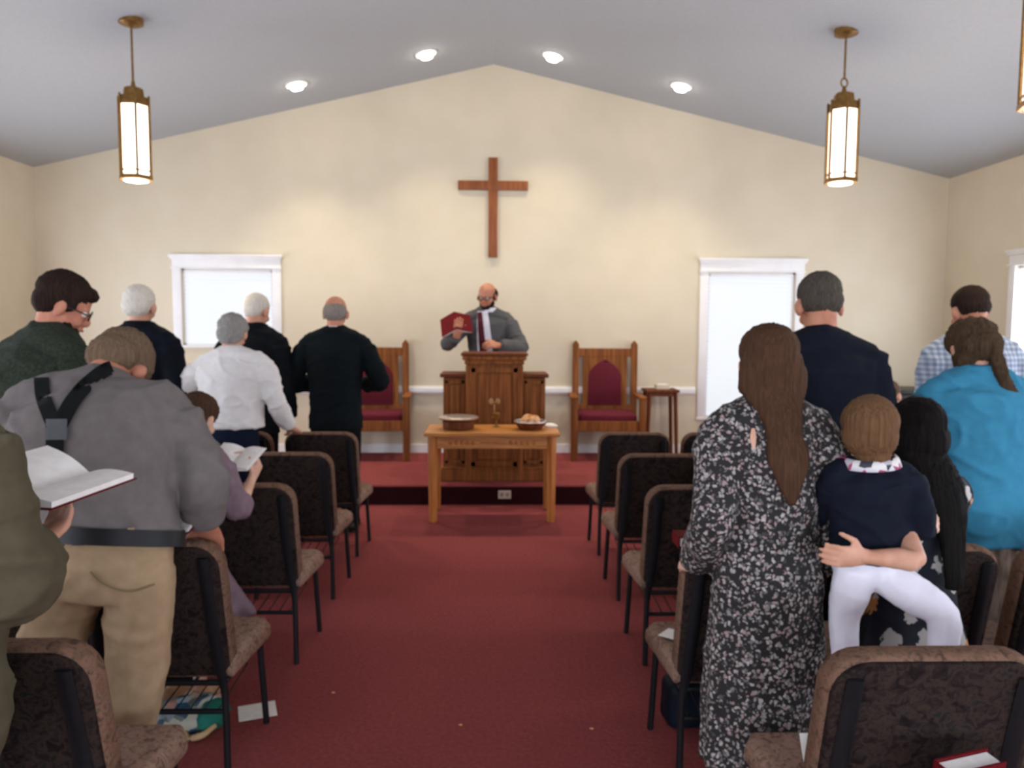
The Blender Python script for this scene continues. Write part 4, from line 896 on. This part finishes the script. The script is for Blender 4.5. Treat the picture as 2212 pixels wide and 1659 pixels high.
# ---------------------------------------------------------------- books, papers, bag
def closed_book(loc, rz, size, label, tilt=0, name='hymnal', cover=None, roll=0):
    r = empty(name, loc, rz, label, 'book'); r.rotation_euler = (tilt, roll, rz); w_, d, h = size
    MB().box((0, 0, 0), (w_-.012, d-.012, h-.008)).build('page_block', M['paper'], r)
    mb = MB(); mb.box((.0, 0, h/2), (w_, d, .004)); mb.box((.0, 0, -h/2), (w_, d, .004)); mb.box((-w_/2, 0, 0), (.004, d, h), bev=.001); mb.build('cover', cover or M['redcover'], r); return r
# hymnal standing in a wire holder behind the nearest right aisle chair
c = at(2072, 1650, 1.575)
b = closed_book((c.x, 1.555, .595), 0, (.15, .20, .045), 'red hymnal standing with white page edges up behind the nearest right chair'); b.rotation_euler = (radians(97), 0, radians(17))
r = empty('book_holder', (c.x, 1.60, .46), radians(-12), 'black wire holder behind the nearest right chair, under the red hymnal', 'holder'); mb = MB()
for z in (0, .06): mb.tube([(-.1, .03, z), (-.1, -.075, z), (.1, -.075, z), (.1, .03, z)], [.003]*4, ref=(0, 0, 1), n=6)
for x in (-.08, -.04, 0, .04, .08): mb.tube([(x, -.075, .06), (x, -.075, 0), (x, .03, 0)], [.0025]*3, n=6)
mb.build('wire_basket', M['iron'], r)
def sheet(loc, w_, h, rz, label, tilt=0, roll=0):
    mb = MB(); mb.prism([(-w_/2, -h/2, 0), (w_/2, -h/2, 0), (w_/2, h/2, 0), (-w_/2, h/2, 0)], (0, 0, .0016)); o = mb.build('paper_sheet', M['paper'], label=label, cat='paper')
    o.location = loc; o.rotation_euler = (tilt, roll, rz); return o
def fl(px, py):
    d = ray(px, py); return CAM+d*(-CAM_H/d.z)
p = fl(556, 1537); sheet((p.x, p.y, .002), .15, .13, .35, 'white paper lying on the red carpet beside the left aisle chair legs')
p = fl(380, 1530); sheet((p.x, p.y+.12, .004), .12, .2, .2, 'white paper on the carpet behind the colourful bag')
d = ray(1465, 1372); t = (.457-CAM_H)/d.z; p = CAM+d*t; sheet((p.x-.01, p.y, .457), .10, .085, -.7, 'white paper on the seat of the chair left of the floral dress')
d = ray(1760, 1628); t = (.54-CAM_H)/d.z; p = CAM+d*t; sheet((p.x+.02, p.y, .503), .09, .16, .0, 'white paper standing on the seat beside the nearest right chair back', radians(60))
c = at(365, 1493, 2.75); b = closed_book((c.x, 2.80, .33), 0, (.16, .20, .032), 'white-paged book on the wire rack under the fourth-row left aisle chair', cover=M['iron'])
b.rotation_euler = (radians(8), 0, pi/2)
c = at(1492, 1160, 2.5); b = closed_book((c.x+.02, 2.50, .905), 0, (.14, .09, .035), 'red hymnal held by the long-haired person in the floral dress', roll=0)
c = at(22, 1300, 2.1); b = closed_book((c.x-.03, 2.12, .62), .1, (.05, .14, .20), 'red hymnal with white pages at the far left edge beside the olive-taupe coat')
b.rotation_euler = (0, radians(80), 0)
# colourful bag
p = fl(400, 1585); r = empty('tote_bag', (p.x, p.y+.06, 0), radians(-8), 'colourful patterned fabric bag lying on the carpet under the left aisle chair', 'bag')
PB = patch('multicolour_bag_cloth', ['#7d8587', '#2f4a5c', '#8b7a66', '#9fb0ba', '#b98a78', '#1f5a78', '#a9a493', '#5c6a66'], 26)
mb = MB(); mb.ell((0, 0, .055), (.15, .10, .06)); mb.ell((-.07, -.02, .045), (.09, .09, .05)); mb.ell((.05, .02, .075), (.09, .07, .05)); bake(mb, 'bag_body', PB, r, .008, 3, (.012, (10, 10, 10), 3))
mb = MB(); mb.ell((.10, -.01, .06), (.055, .09, .058)); bake(mb, 'bag_gusset', cloth('teal_cloth', '#1f5a50', '#2f7a6a'), r, .008, 2, (.006, (20, 20, 20), 2), label='teal end panel')
MB().tube([(.02, -.09, .03), (.06, -.12, .02), (.11, -.11, .03), (.14, -.07, .05)], [.011, .012, .012, .01], n=10, k=4).build('bag_handle', cloth('tan_cloth', '#a98a66', '#c0a27c'), r, smooth=True, label='tan handle')
# dark bag under the right fourth-row chair
p = fl(1490, 1575); r = empty('handbag', (p.x+.02, p.y+.05, 0), .1, 'dark navy handbag on the carpet beside the floral dress', 'bag')
mb = MB(); mb.box((0, 0, .10), (.24, .14, .20), bev=.04, seg=3); bake(mb, 'bag_body', cloth('dark_navy_leather', '#0d121c', '#141b28', .5), r, .01, 2, (.006, (8, 8, 8), 2))
MB().tube([(-.07, 0, .19), (-.06, .0, .235), (.06, 0, .235), (.07, 0, .19)], [.007]*4, n=8, k=3).build('bag_handle', M['belt'], r, smooth=True)
for px, py, lb in ((720, 1497, 'tiny pale scrap on the aisle carpet nearest the left chairs'), (995, 1567, 'tiny pale scrap in the middle of the aisle carpet'), (1278, 1575, 'tiny pale scrap on the aisle carpet nearest the right chairs')):
    p = fl(px, py); MB().ell((0, 0, .003), (.009, .006, .003), seg=8, rings=6).build('paper_scrap', M['bread'], label=lb, cat='scrap', group='scraps on the aisle carpet').location = (p.x, p.y, 0)
